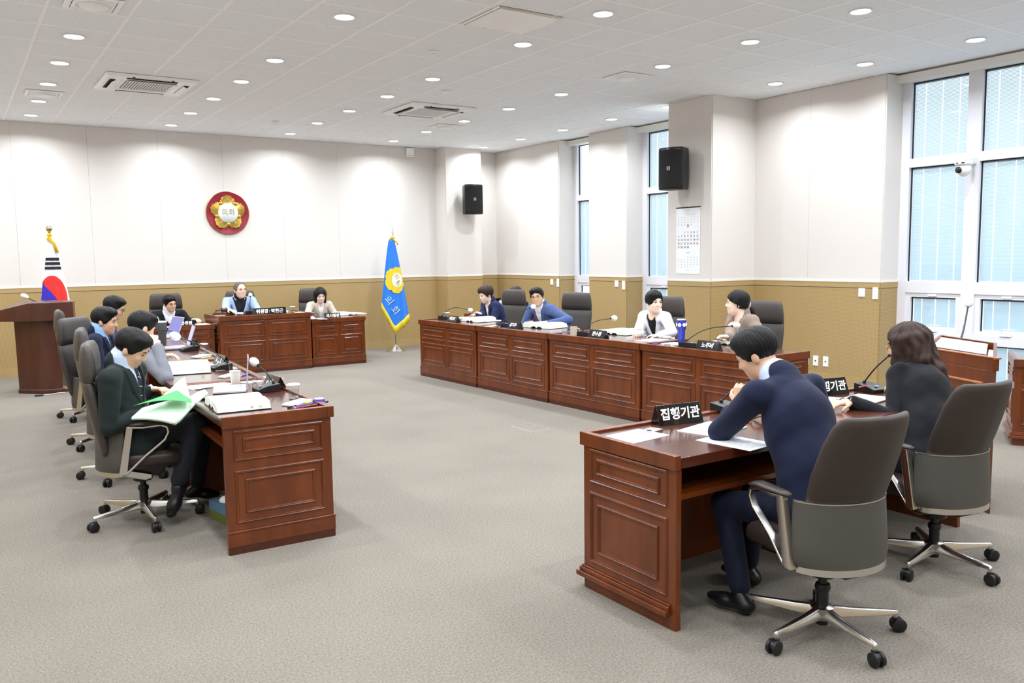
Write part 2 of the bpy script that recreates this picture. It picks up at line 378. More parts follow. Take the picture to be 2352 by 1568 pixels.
# --- walls: painted upper panels, perforated wainscot, rail, baseboard
def wall_run(wall, A, B, nrm, z1=CEIL, seams=(), wains=True, body=True):
    """a straight run of wall from A to B (xy), nrm points into the room; adds panels as parts of `wall`"""
    A, B, nrm = Vector((*A, 0)), Vector((*B, 0)), Vector((*nrm, 0)); d = (B-A); L = d.length; ex = d/L
    cuts = [0]+[s for s in sorted(seams) if .02 < s < L-.02]+[L]
    for a, b in zip(cuts[:-1], cuts[1:]):
        m_ = MB(); m_.prism([(a+(.001 if a > 0 else 0), RAIL+.02), (b-(.001 if b < L else 0), RAIL+.02), (b-(.001 if b < L else 0), z1), (a+(.001 if a > 0 else 0), z1)], .012, A, ex, (0, 0, 1), nrm)
        m_.build('wall_panel', 'wall_white', wall)
    if wains:
        MB().prism([(0, .13), (L, .13), (L, 1.205), (0, 1.205)], .014, A, ex, (0, 0, 1), nrm).build('wainscot_panel', 'perforated', wall)
        MB().prism([(0, 1.213), (L, 1.213), (L, RAIL), (0, RAIL)], .018, A, ex, (0, 0, 1), nrm).build('chair_rail', 'tan', wall)
        MB().prism([(0, RAIL), (L, RAIL), (L, RAIL+.022), (0, RAIL+.022)], .022, A, ex, (0, 0, 1), nrm).build('rail_cap', 'trim_white', wall)
        MB().prism([(0, 0), (L, 0), (L, .13), (0, .13)], .018, A, ex, (0, 0, 1), nrm).build('baseboard', 'tan', wall)
wb = struct('wall_back', MB().box(XL-.2, XR+.6, YB, YB+.2, 0, CEIL+.02), 'wall_white')
wall_run(wb, (XL, YB), (7.678, YB), (0, -1), seams=[.834+.98*k-XL for k in range(-3, 8)])
wall_run(wb, (8.458, YB), (XR, YB), (0, -1))
# pilaster in the back corner
pb = struct('column_back', MB().box(7.69, 8.446, 13.688, YB, 0, CEIL+.01), 'wall_white')
wall_run(pb, (7.678+.012, 13.676+.012), (8.458-.012, 13.676+.012), (0, -1))
wall_run(pb, (7.678+.012, YB), (7.678+.012, 13.676+.012), (-1, 0)); wall_run(pb, (8.458-.012, 13.688), (8.458-.012, YB), (1, 0))
# right wall in three solid pieces between the window bays, plus a column
wr = struct('wall_right', MB().box(XR+.012, XR+.5, 11.99+.012, YB, 0, CEIL+.01), 'wall_white')
wall_run(wr, (XR+.012, YB), (XR+.012, 11.99+.012), (-1, 0)); wall_run(wr, (XR+.012, 11.99+.012), (XW, 11.99+.012), (0, -1))
wr2 = struct('wall_right_middle', MB().box(XR+.012, XR+.5, 10.208, 11.151, 0, CEIL+.01), 'wall_white')
wall_run(wr2, (XR+.012, 11.151), (XR+.012, 10.208), (-1, 0)); wall_run(wr2, (XR+.012, 10.208), (XW, 10.208), (0, -1)); wall_run(wr2, (XW, 11.151), (XR+.012, 11.151), (0, 1))
wr3 = struct('wall_right_near', MB().box(XR+.012, XR+.5, 5.777, 8.3, 0, CEIL+.01), 'wall_white')
wall_run(wr3, (XR+.012, 8.3), (XR+.012, 5.777), (-1, 0), seams=[8.3-6.78]); wall_run(wr3, (XR+.012, 5.777), (XW, 5.777), (0, -1)); wall_run(wr3, (XW, 8.3), (XR+.012, 8.3), (0, 1))
pc = struct('column_right', MB().box(8.205, XR+.1, 7.649, 8.424, 0, CEIL+.01), 'wall_white')
wall_run(pc, (8.205, 8.424), (8.205, 7.649), (-1, 0)); wall_run(pc, (8.205, 7.649), (XR, 7.649), (0, -1)); wall_run(pc, (XR, 8.424), (8.205, 8.424), (0, 1))
W3_END = 1.4
wr4 = struct('wall_right_front', MB().box(XR+.012, XR+.5, YF, W3_END, 0, CEIL+.01), 'wall_white')
wall_run(wr4, (XR+.012, W3_END), (XR+.012, YF), (-1, 0)); wall_run(wr4, (XW, W3_END), (XR+.012, W3_END), (0, 1))
wl = struct('wall_left', MB().box(XL-.2, XL, YF-.2, YB, 0, CEIL+.02), 'wall_white'); wall_run(wl, (XL, YF), (XL, YB), (1, 0), seams=[.98*k for k in range(1, 17)])
wf = struct('wall_front', MB().box(XL, XR+.6, YF-.2, YF, 0, CEIL+.02), 'wall_white'); wall_run(wf, (XR, YF), (XL, YF), (0, 1), seams=[.98*k for k in range(1, 11)])
# --- windows: white frames, panes, blinds between the panes
def window(n, ya, yb, mulls):
    """window bay from ya (far) down to yb (near); mulls = list of mullion centres"""
    w_ = empty('window_%d' % n, (XW, (ya+yb)/2, 0)); w_['kind'] = 'structure'
    oy = (ya+yb)/2
    fr = MB(); jam = .10; ex0, ex1 = -.02, .09
    ys = [ya]+list(mulls)+[yb]
    fr.box(ex0, ex1, ya-jam-oy, ya-oy, 0, CEIL); fr.box(ex0, ex1, yb-oy, yb+jam-oy, 0, CEIL)
    for m_ in mulls: fr.box(ex0, ex1, m_-.075-oy, m_+.075-oy, 0, CEIL)
    bays = []
    edges = [ya-jam]+sum([[m_+.075, m_-.075] for m_ in mulls], [])+[yb+jam]
    for k in range(0, len(edges), 2): bays.append((edges[k+1], edges[k]))
    for z0, z1 in ((3.565, CEIL), (2.60, 2.70), (1.155, 1.285), (.60, .70), (0, .11)):
        for y0, y1 in bays: fr.box(ex0, ex1-.002, y0-oy, y1-oy, z0, z1)
    fr.build('window_frame', 'frame_white', w_)
    MB().box(-.16, .0, yb-oy, ya-oy, CEIL-.085, CEIL-.004).build('blind_box', 'trim_white', w_)
    for y0, y1 in bays:
        for q, (z0, z1) in enumerate(((2.70, 3.565), (1.285, 2.60), (.70, 1.155), (.11, .60))):
            if q == 2:                                       # opening casement with its own sash and handle
                sash = MB(); s0, s1 = y0-oy, y1-oy
                sash.box(-.005, .05, s0, s0+.06, z0, z1).box(-.005, .05, s1-.06, s1, z0, z1).box(-.005, .05, s0+.06, s1-.06, z0, z0+.05).box(-.005, .05, s0+.06, s1-.06, z1-.05, z1)
                so = sash.build('sash', 'frame_white', w_)
                yc = (s0+s1)/2
                MB().box(-.03, -.005, yc-.06, yc+.06, z0+.012, z0+.03).tube([(-.02, yc+.03, z0+.03), (-.035, yc+.03, z0+.085), (-.035, yc-.10, z0+.085)], .008).build('handle', 'plastic_white', so)
                MB().box(-.02, -.005, yc-.05, yc+.05, z1-.035, z1-.015).build('handle', 'plastic_white', so)
                y0_, y1_, z0_, z1_ = y0+.06, y1-.06, z0+.05, z1-.05
            else: y0_, y1_, z0_, z1_ = y0, y1, z0, z1
            MB().box(.03, .034, y0_-oy, y1_-oy, z0_, z1_).build('pane', 'pane', w_)
            sl = MB(); z = z0_+.012
            while z < z1_-.02:
                if not (n == 1 and q in (0, 2)):
                    L = y1_-y0_; gaps = [y0_+L*t for t in ((.2, .5, .8) if L > .5 else (.3,))]; e_ = [y0_+.01]+sum([[g_-.004, g_+.004] for g_ in gaps], [])+[y1_-.01]
                    for a_, b_ in zip(e_[::2], e_[1::2]): sl.add([(.052, a_-oy, z), (.066, a_-oy, z+.0130), (.066, b_-oy, z+.0130), (.052, b_-oy, z)], [(0, 1, 2, 3)])
                z += .0138
            if sl.v: o = sl.build('blind_slats', 'slat', w_); o['kind'] = 'stuff'
            if not (n == 1 and q in (0, 2)):
                MB().box(.045, .075, y0_-oy, y1_-oy, z1_-.022, z1_).build('head_rail', 'plastic_grey', w_)
            sk = .012
            gk = MB(); gk.box(.026, .04, y0_-oy, y0_+sk-oy, z0_, z1_).box(.026, .04, y1_-sk-oy, y1_-oy, z0_, z1_).box(.026, .04, y0_-oy, y1_-oy, z1_-sk, z1_)
            gk.build('gasket', 'black_plastic', w_)
    return w_
window(1, 11.99, 11.163, [])
window(2, 10.196, 8.312, [9.25])
window(3, 5.765, W3_END, [4.935, 4.10, 3.27, 2.44])
# ================================================================== ceiling fittings
LX = [-.75, 1.06, 2.875, 4.68, 6.50, 8.33]; LY = [13.36, 12.16, 10.96, 9.76, 8.575, 6.775, 5.59, 4.415, 3.22, 2.02, .23, -1.0]
lampdata = bpy.data.lights.new('downlight_lamp', 'AREA'); lampdata.shape = 'DISK'; lampdata.size = .15; lampdata.energy = LIGHT_W; lampdata.color = (0.905, 0.952, 1.0); lampdata.spread = math.radians(154)
rows_word = ['row nearest the back wall', 'second row from the back wall', 'third row from the back wall', 'fourth row from the back wall', 'fifth row from the back wall', 'sixth row from the back wall', 'seventh row from the back wall', 'eighth row from the back wall', 'ninth row from the back wall', 'tenth row from the back wall', 'eleventh row from the back wall', 'row behind the viewer']
cols_word = ['column along the left wall', 'leftmost column in view', 'second column from the left', 'middle column', 'column above the window-side desks', 'column beside the windows']
ring = MB().lathe([(.079, -.002), (.094, -.006), (.098, 0), (.094, .006), (.079, .006)], 28, cap=False)
lens = MB().lathe([(.0005, -.003), (.080, -.003), (.080, .004)], 28, cap=False)
proto = None
for ci, x in enumerate(LX):
    for ri, y in enumerate(LY):
        lab = 'round recessed downlight, %s, %s' % (cols_word[ci], rows_word[ri])
        if proto is None:
            proto = empty('ceiling_downlight', (x, y, CEIL-.004), 0, lab, 'downlight', 'ceiling downlights'); ring.build('trim_ring', 'plastic_white', proto, smooth=True); lens.build('lens', 'lens_emit', proto)
            r = proto
        else:
            r = proto.copy()
            col.objects.link(r); r['label'] = lab
            for ch in proto.children:
                if ch.type == 'MESH': c = ch.copy(); col.objects.link(c); c.parent = r
            r.location = (x, y, CEIL-.004)
        la = bpy.data.objects.new('lamp', lampdata); col.objects.link(la); la.parent = r; la.location = (0, 0, -.012)
def diffuser(x, y, lab):
    d = empty('air_diffuser', (x, y, CEIL), 0, lab, 'air vent', 'square ceiling diffusers')
    f = MB(); s = .2
    f.frame((0, 0, 0), (1, 0, 0), (0, 1, 0), (0, 0, -1), -s, s, -s, s, [(0, .003), (.01, .012), (.05, .012)]); 
    MB().box(-.155, .155, -.155, .155, -.012, 0).build('back_plate', 'plastic_white', d)
    f.build('frame', 'plastic_white', d)
    MB().lathe([(.145, -.012), (.142, -.020), (.134, -.022), (.126, -.013)], 36, cap=False).build('ring', 'plastic_white', d, smooth=True)
    MB().lathe([(.104, -.012), (.108, -.026), (.09, -.034), (.05, -.038), (.001, -.039)], 32, cap=False).build('deflector_disc', 'plastic_white', d, smooth=True)
for x, y, l in ((1.07, 7.43, 'square white air diffuser at the top left of the ceiling'), (1.07, 11.59, 'square white air diffuser between downlights near the left back wall'), (6.52, 7.38, 'square white air diffuser with round disc near the speaker column'), (6.5, 11.55, 'square white air diffuser beyond the right air conditioner')): diffuser(x, y, l)
def aircon(x, y, lab):
    a = empty('ceiling_air_conditioner', (x, y, CEIL), 0, lab, 'air conditioner', 'ceiling cassette air conditioners')
    R_, r_ = .475, .28
    rg = []
    for s_, z in ((R_, -.002), (R_, -.016), (R_-.03, -.034), (r_+.01, -.034), (r_, -.026)): rg.append([(s_, s_, z), (-s_, s_, z), (-s_, -s_, z), (s_, -s_, z)])
    MB().rings(rg, True, False).build('panel', 'plastic_white', a)
    MB().box(-r_, r_, -r_, r_, -.024, -.02).build('filter', 'grille_grey', a)
    gr = MB()
    for k in range(18):
        t = -r_+.03+k*(2*r_-.06)/17; gr.box(t-.004, t+.004, -r_, r_, -.031, -.024)
    gr.box(-r_, r_, -r_, -r_+.02, -.033, -.024).box(-r_, r_, r_-.02, r_, -.033, -.024).box(-r_, -r_+.02, -r_+.02, r_-.02, -.033, -.024).box(r_-.02, r_, -r_+.02, r_-.02, -.033, -.024)
    gr.build('intake_grille', 'plastic_white', a)
    for k in range(4):
        T = Matrix.Rotation(k*PI/2, 4, 'Z')
        s_ = MB(); s_.T = T; s_.box(-.26, .26, -.412, -.355, -.0375, -.0345); so = s_.build('air_slot', 'dark_slot', a)
        f = MB(); f.T = T @ Matrix.Translation((0, -.352, -.036)) @ Matrix.Rotation(math.radians(30), 4, 'X'); f.box(-.255, .255, -.052, 0, -.008, -.003); f.build('louvre_flap', 'plastic_white', so, bevel=.003)
    for sx in (-1, 1): MB().box(sx*.2-.012, sx*.2+.012, -.455, -.44, -.036, -.03).build('clip', 'dark_slot', a)
aircon(*AC[0], 'white cassette air conditioner in the ceiling above the left desks'); aircon(*AC[1], 'white cassette air conditioner in the ceiling above the right desks')
h = empty('ceiling_hatch', (4.14, 6.15, CEIL), 0, 'smooth white square access hatch in the ceiling tiles', 'hatch')
MB().box(-.3, .3, -.28, .28, -.014, -.004).build('hatch_panel', 'plastic_white', h)
MB().frame((0, 0, 0), (1, 0, 0), (0, 1, 0), (0, 0, -1), -.325, .325, -.305, .305, [(0, .002), (.004, .012), (.018, .012), (.02, .003)]).build('hatch_frame', 'aluminium', h)
for x, y, l in ((4.08, 7.45, 'small white dome smoke detector near the ceiling hatch'), (4.10, 12.33, 'small white dome smoke detector near the back wall'), (5.15, 9.12, 'flat round ceiling cover before the right air conditioner')):
    s_ = empty('smoke_detector', (x, y, CEIL), 0, l, 'detector')
    MB().lathe([(.055, 0), (.055, -.012), (.045, -.02)], 20).build('base', 'plastic_white', s_, smooth=True)
    if 'flat' not in l: MB().lathe([(.035, -.02), (.033, -.04), (.02, -.052), (.001, -.054)], 20).build('dome', 'plastic_white', s_, smooth=True)
# ================================================================== desks
OUT_P = [(0, 0), (.003, .007), (.007, .010), (.010, .007), (.014, .008), (.018, 0)]
def face_mouldings(par, o, ex, nrm, wdt, cols, z_up=(.53, .705), z_lo=(.175, .478), zbead=None):
    """double moulding frames on a vertical face that starts at o and runs along ex"""
    gap = .05; cw = (wdt-.05*2-gap*(cols-1))/cols
    for c in range(cols):
        x0 = .05+c*(cw+gap); x1 = x0+cw
        for (za, zb), ins in ((z_up, (.05, .045)), (z_lo, (.055, .052))):
            f = MB().frame(o, ex, (0, 0, 1), nrm, x0, x1, za, zb, OUT_P).build('outer_moulding', 'wood', par)
            MB().frame(o, ex, (0, 0, 1), nrm, x0+ins[0], x1-ins[0], za+ins[1], zb-ins[1], OUT_P).build('inner_moulding', 'wood', f)
def make_desk(W, D, H, label, loc, rz, cols=2, group=None, step=False, zs=None, inner=''):
    d = empty('desk', loc, rz, label, 'desk', group)
    # local: x along the width, y=0 public front, +y towards the sitter
    MB().box(-.010, W+.010, -.016, D+.004, H-.062, H-.012).build('desktop', 'wood_top', d, bevel=.004)
    rim = MB(); rim.box(-.012, W+.012, -.018, .022, H-.066, H).box(-.012, .022, .022, D+.006, H-.066, H).box(W-.022, W+.012, .022, D+.006, H-.066, H)
    rim.build('rim', 'wood', d, bevel=.003)
    MB().box(.03, W-.03, 0, .025, .0, H-.064).build('front_panel', 'wood', d)
    for x in (0, W-.032): MB().box(x, x+.032, 0, D, 0, H-.064).build('side_panel', 'wood', d, bevel=.002)
    MB().box(.032, W-.032, .04, D-.04, H-.215, H-.19).build('shelf', 'wood', d)
    zu, zl = zs or ((.53, .705), (.175, .478))
    face_mouldings(d, (0, 0, 0), (1, 0, 0), (0, -1, 0), W, cols, zu, zl)
    for x, n, ex, o in ((0, (-1, 0, 0), (0, -1, 0), (0, D, 0)), (W, (1, 0, 0), (0, 1, 0), (W, 0, 0))):
        face_mouldings(d, o, ex, n, D, 1, zu, zl)
    if step:
        b = MB()
        for z0, z1, e in ((.06, .085, .030), (.085, .105, .018), (.105, .115, .010)): 
            ea, eb = (0 if 'a' in inner else e), (0 if 'b' in inner else e)
            b.box(-ea, W+eb, -e, 0, z0, z1)
            if ea: b.box(-e, 0, 0, D-.03, z0, z1)
            if eb: b.box(W, W+e, 0, D-.03, z0, z1)
        b.build('base_moulding', 'wood', d, bevel=.003)
    else:
        U3 = lambda e, y1, z0, z1: MB().box(-e, W+e, -e-.002, .01, z0, z1).box(-e, .01, .01, y1, z0, z1).box(W-.01, W+e, .01, y1, z0, z1)
        U3(.010, D, .122, .134).build('base_bead', 'wood', d, bevel=.004)
        U3(.005, D, .045, .122).build('plinth', 'wood', d)
        U3(.003, D-.005, 0, .045).build('kick_board', 'wood_kick', d)
    return d
DH = .785
# right row: front line runs from (5.375,10.383) to (5.50,6.12)
r_dir = Vector((.0293, -.9996, 0)); r_rz = math.atan2(r_dir.y, r_dir.x); r_org = Vector((5.385, 10.40, 0)); RW = 1.425
r_lab = ['reddish wooden desk nearest the back wall in the window-side row', 'reddish wooden desk second from the back wall in the window-side row', 'reddish wooden desk third from the back wall in the window-side row', 'reddish wooden desk nearest the near end of the window-side row']
r_desk = [make_desk(RW, .62, DH, r_lab[i], r_org+r_dir*((RW+.03)*i)+Vector((0.008*i, 0, 0)), r_rz, group='window-side row of desks') for i in range(4)]
# left row
l_lab = ['reddish wooden desk at the near end of the left row', 'reddish wooden desk second from the near end of the left row', 'reddish wooden desk third from the near end of the left row', 'reddish wooden desk at the far end of the left row']
l_desk = []; p_ = Vector((1.803, 4.648, 0))
for i, a in enumerate((88.2, 86.2, 86.0, 86.0)):
    l_desk.append(make_desk(RW, .615, DH, l_lab[i], p_, math.radians(a), group='left row of desks'))
    p_ = p_+Vector((math.cos(math.radians(a)), math.sin(math.radians(a)), 0))*(RW+.034)
# head table
make_desk(1.34, .80, .845, 'tall reddish wooden chairman desk in the middle under the emblem', (3.12, 12.16, 0), 0, zs=((.53, .765), (.175, .475)))
make_desk(.86, .72, .735, 'lower reddish wooden desk right of the chairman desk', (4.50, 12.22, 0), 0, zs=((.53, .665), (.175, .478)))
make_desk(.86, .72, .735, 'lower reddish wooden desk left of the chairman desk', (2.215, 12.28, 0), 0, zs=((.53, .665), (.175, .478)))
# witness desks near the viewer
e1 = make_desk(1.165, .635, DH, 'reddish wooden desk in the right foreground with carved end panel', (3.697, 3.18, 0), PI, step=True, inner='a', zs=((.545, .715), (.145, .50)))
e2 = make_desk(1.19, .60, DH, 'reddish wooden desk before the long-haired woman in black', (4.915, 3.18, 0), PI, step=True, inner='b', zs=((.545, .715), (.145, .50)))
# desk cut by the right edge of the picture
make_desk(1.4, .6, .73, 'panelled wooden desk cut off by the right picture edge', (7.36, 3.46, 0), math.radians(-60), step=True, zs=((.53, .665), (.175, .478)))
# assistants' side table behind the window-side row
make_desk(1.2, .55, .72, 'plain wooden side desk behind the woman in the navy jacket', (6.98, 11.85, 0), r_rz, zs=((.53, .655), (.175, .478)))
# ================================================================== office chairs (local +y is forwards)
def loft_back(st, n=28, pw=.42, bow=.5, thick=1.0):
    R = []
    for z, yc, hw, th in st:
        ring = []
        for j in range(n):
            a = 2*PI*j/n; c, s_ = math.cos(a), math.sin(a)
            x = hw*math.copysign(abs(c)**pw, c); y = th/2*math.copysign(abs(s_)**.7, s_)
            ring.append((x, yc+y+bow*x*x, z))
        R.append(ring)
    return R
def make_chair(high, label, mat_front='leather'):
    c = empty('office_chair', (0, 0, 0), 0, label, 'chair')
    leg_m = None
    hub = MB().lathe([(.03, .06), (.038, .07), (.045, .10), (.05, .118), (.034, .125)], 20).build('base_hub', 'aluminium', c, smooth=True, auto=True)
    lg = MB(); R = []
    for r_, z, w_, h_ in ((.03, .098, .028, .046), (.12, .092, .024, .036), (.24, .088, .019, .026), (.318, .086, .014, .020), (.33, .084, .010, .014)):
        R.append([(r_, -w_, z-h_/2), (r_, -w_*.5, z+h_/2), (r_, w_*.5, z+h_/2), (r_, w_, z-h_/2)])
    lg.rings(R); lg.lathe([(.010, .058), (.012, .088)], 10, (.32, 0, 0))
    ca = MB()
    for s_ in (-1, 1): ca.lathe([(.001, s_*.006), (.024, s_*.006), (.030, s_*.010), (.030, s_*.022), (.022, s_*.026), (.001, s_*.027)], 20, (.32+.012, 0, .030), axis='y')
    hood = MB().lathe([(.021, -.008), (.021, .008)], 14, (.32+.012, 0, .034), axis='y').box(.308, .33, -.008, .008, .04, .062)
    lm = cm = hm = None
    for k in range(5):
        if lm is None:
            lo = lg.build('base_leg', 'aluminium', c, bevel=.004); co = ca.build('caster', 'rubber', c, smooth=True, auto=True); ho = hood.build('caster_hood', 'black_plastic', co, smooth=True, auto=True); lm, cm, hm = lo.data, co.data, ho.data
        else:
            lo = link(bpy.data.objects.new('base_leg', lm), c); bb = lo.modifiers.new('bevel', 'BEVEL'); bb.width = .004; bb.segments = 2; bb.limit_method = 'ANGLE'
            co = link(bpy.data.objects.new('caster', cm), c); ho = link(bpy.data.objects.new('caster_hood', hm), co)
        lo.rotation_euler.z = co.rotation_euler.z = 2*PI*k/5+PI/2
    MB().lathe([(.026, .04), (.026, .20)], 16).lathe([(.019, .20), (.019, .30)], 16).lathe([(.03, .19), (.034, .205), (.03, .22)], 16).build('gas_column', 'black_plastic', c, smooth=True, auto=True)
    MB().prism([(-.20, .315), (.10, .29), (.14, .33), (.14, .39), (-.20, .385)], .16, (-.08, 0, 0), (0, 1, 0), (0, 0, 1), (1, 0, 0)).lathe([(.058, .255), (.062, .30)], 18).build('tilt_mechanism', 'black_plastic', c, bevel=.008)
    for s_ in (-1, 1): MB().prism([(-.22, .345), (.02, .275), (.06, .285), (.06, .31), (-.2, .385)], .02, (s_*.10-.01, 0, 0), (0, 1, 0), (0, 0, 1), (1, 0, 0)).build('support_bar', 'aluminium', c, bevel=.005)
    # seat: soft cushion
    R = []; n = 36
    for z, k in ((.375, .80), (.385, .92), (.41, .99), (.44, 1.0), (.462, .975), (.474, .90), (.478, .74)):
        ring = []
        for j in range(n):
            a = 2*PI*j/n; cc, ss = math.cos(a), math.sin(a)
            y = (.245 if high else .225)*k*math.copysign(abs(ss)**.45, ss)+(.03 if high else .055); x = .250*k*math.copysign(abs(cc)**.45, cc)*(1 if y > 0 else 1+.55*y)
            ring.append((x, y, z+.012*max(0, 1-(x/.2)**2)*0-(.05*max(0, (y-.16)/.12)**2 if y > .16 else 0)+.03*max(0, -(y+.02))))
        R.append(ring)
    MB().rings(R).build('seat', 'leather_brown', c, smooth=True)
    # back
    if high:
        lo_st = [(.47, -.205, .205, .05), (.50, -.210, .222, .06), (.60, -.225, .235, .072), (.72, -.246, .246, .076), (.84, -.268, .246, .074), (.915, -.280, .240, .066), (.925, -.282, .236, .05)]
        hi_st = [(.918, -.278, .230, .05), (.93, -.276, .240, .085), (.98, -.274, .240, .098), (1.05, -.272, .232, .092), (1.11, -.272, .222, .076), (1.14, -.274, .205, .055), (1.15, -.274, .19, .03)]
        MB().rings(loft_back(lo_st)).build('backrest', 'leather', c, smooth=True); MB().rings(loft_back(hi_st)).build('headrest', 'leather', c, smooth=True)
    else:
        lo_st = [(.47, -.150, .165, .04), (.60, -.165, .180, .05), (.634, -.188, .206, .068), (.66, -.198, .211, .074), (.75, -.228, .214, .082), (.88, -.272, .207, .078), (.96, -.298, .194, .066), (.992, -.308, .180, .05), (1.003, -.311, .162, .03)]
        MB().rings(loft_back(lo_st, bow=1.9)).build('backrest', 'leather_back', c, smooth=True)
    # lower back shell with an aluminium rim
    R = []; n = 40
    def shell(zs, off, t):
        RR = []
        for z in zs:
            ring = []; u = (z-.35)/.29; hw = .252-.018*u+(-.02 if z < .37 else 0); yc = (-.240 if high else -.208)+.012*u
            for j in range(n+1):
                q = -1+2*j/n; ring.append((hw*math.sin(q*PI/2*.94), yc+off+.20*(1-math.cos(q*PI/2*.94))*.9, z))
            ring2 = [(x*(1-t*2), y+t*.9, z_) for x, y, z_ in ring[::-1]]
            RR.append(ring+ring2)
        return RR
    MB().rings(shell((.362, .40, .46, .52, .58, .632), -.028, .016)).build('back_shell', 'shell_grey', c, smooth=True, auto=True)
    MB().rings(shell((.338, .350, .366), -.030, .024)).build('shell_rim', 'aluminium', c, smooth=True, auto=True)
    MB().rings(shell((.632, .637), -.030, .020)).build('shell_trim', 'aluminium', c, smooth=True, auto=True)
    # arms: polished loop and leather pad
    for s_ in (-1, 1):
        x = s_*.250; dy = .045 if high else .078
        pts = [(x, -.085+dy, .645), (x, .03, .640), (x, .13, .647), (x, .165, .632), (x, .172, .60), (x, .150, .555), (x, .12, .53), (x, .02+dy*.3, .462-.0*dy), (x, -.10+dy*.9, .375), (x, -.125+dy, .357), (x, -.155+dy, .355)]
        ar = MB().sweep(pts, .036, .015, (1, 0, 0)); ar.prism([(-.165+dy, .35), (-.118+dy, .35), (-.068+dy, .652), (-.108+dy, .652)], .036, (x-.018, 0, 0), (0, 1, 0), (0, 0, 1), (1, 0, 0))
        ao = ar.build('armrest', 'aluminium', c, bevel=.005)
        pd = MB(); R = []
        for y, hw, zt in ((-.06, .014, .655), (-.03, .026, .664), (.04, .032, .668), (.11, .032, .672), (.155, .028, .668), (.178, .016, .655)):
            R.append([(x+hw*math.cos(2*PI*j/14), y, (.657 if y < .15 else .650)+((zt-.650)*math.sin(2*PI*j/14) if math.sin(2*PI*j/14) > 0 else .008*math.sin(2*PI*j/14))) for j in range(14)])
        pd.rings(R).build('arm_pad', 'leather_brown', ao, smooth=True)
    return c
ch_hi = make_chair(True, 'x'); ch_lo = make_chair(False, 'x')
used = {}
def chair(kind, x, y, bearing, label, group=None, turn=None):
    p = ch_hi if kind == 'hi' else ch_lo
    o = p if kind not in used else copy_tree(p); used[kind] = 1
    place(o, (x, y, 0), -math.radians(bearing), label, group)
    if turn is not None:
        ks = [ch for ch in o.children if ch.name.startswith(('base_leg', 'caster'))]
        legs = [k for k in ks if k.name.startswith('base_leg')]; cs = [k for k in ks if k.name.startswith('caster')]
        for lst in (legs, cs):
            for q, k in enumerate(lst): k.rotation_euler.z = math.radians(turn)+math.radians(bearing)+2*PI*q/5
    return o
chair('lo', 3.05, 2.18, 9, 'low-backed brown leather office chair in the right foreground', 'low-backed office chairs', turn=-33.6)
chair('lo', 4.215, 2.345, 9, 'low-backed brown leather office chair under the long-haired woman', 'low-backed office chairs', turn=-27.2)
G = 'high-backed office chairs'
def chair_by_back(p, bearing, label, turn=None):
    c = p-bear(bearing)*-.275; return chair('hi', c.x, c.y, bearing, label, G, turn)
chair('hi', .935, 5.69, 102, 'high-backed grey leather office chair of the man in the dark green suit', G, turn=-17)
chair_by_back(aty(186, 830, 6.98), 98, 'high-backed grey leather office chair of the man in the grey suit', 20)
chair_by_back(aty(166, 775, 8.45), 128, 'high-backed grey leather office chair of the man in the navy suit and blue shirt', 5)
chair_by_back(aty(134, 745, 9.85), 92, 'high-backed grey leather office chair farthest along the left row', 12)
chair_by_back(aty(380, 700, 13.52), 178, 'dark leather office chair left of the chairman')
chair_by_back(aty(550, 680, 13.62), 180, 'dark leather office chair of the chairman')
chair_by_back(aty(716, 690, 13.60), 176, 'dark leather office chair of the woman beside the blue flag')
chair_by_back(atx(1183, 690, 6.95), 258, 'grey leather office chair beside the woman in the navy jacket')
chair_by_back(atx(1327, 700, 6.95), 254, 'empty grey leather office chair right of the man in the blue jacket')
chair_by_back(atx(1534, 715, 6.98), 256, 'grey leather office chair of the woman in white')
chair_by_back(atx(1752, 730, 6.98), 256, 'grey leather office chair of the woman in the taupe jacket')
# ================================================================== lecterns
lc = empty('lectern', (.86, 12.25, 0), 0, 'dark brown wooden lectern before the striped flag on the left', 'lectern')
# body: two bowed faces meeting at a chamfer, wider towards the viewer's right
c0 = Vector((.86, 12.25, 0))
foot = [(-.235, -.04), (-.02, -.27), (.12, -.31), (.30, -.26), (.36, -.02), (.20, .22), (-.10, .22)]
def poly_body(poly, z0, z1, sc0=1, sc1=1):
    return MB().rings([[(x*sc0, y*sc0, z0) for x, y in poly], [(x*sc1, y*sc1, z1) for x, y in poly]])
poly_body(foot, .05, .93, 1, 1.03).build('lectern_body', 'wood_dark', lc, bevel=.006)
poly_body(foot, 0, .055, 1.06, 1.06).build('lectern_base', 'wood_dark', lc, bevel=.012)
head = [(-.40, -.12), (-.10, -.36), (.14, -.42), (.40, -.34), (.46, 0), (.25, .26), (-.12, .26)]
R = []
for z in (0, 1):
    ring = []
    for x, y in head: ring.append((x, y, (.92 if z == 0 else 1.055+.10*min(1, (x+.42)/.30) if x < -.1 else 1.15)))
    R.append(ring)
MB().rings(R).build('lectern_head', 'wood_dark', lc, bevel=.010)
MB().box(.30, .37, -.37, -.365, .86, .93).build('paper_note', 'paper', lc)
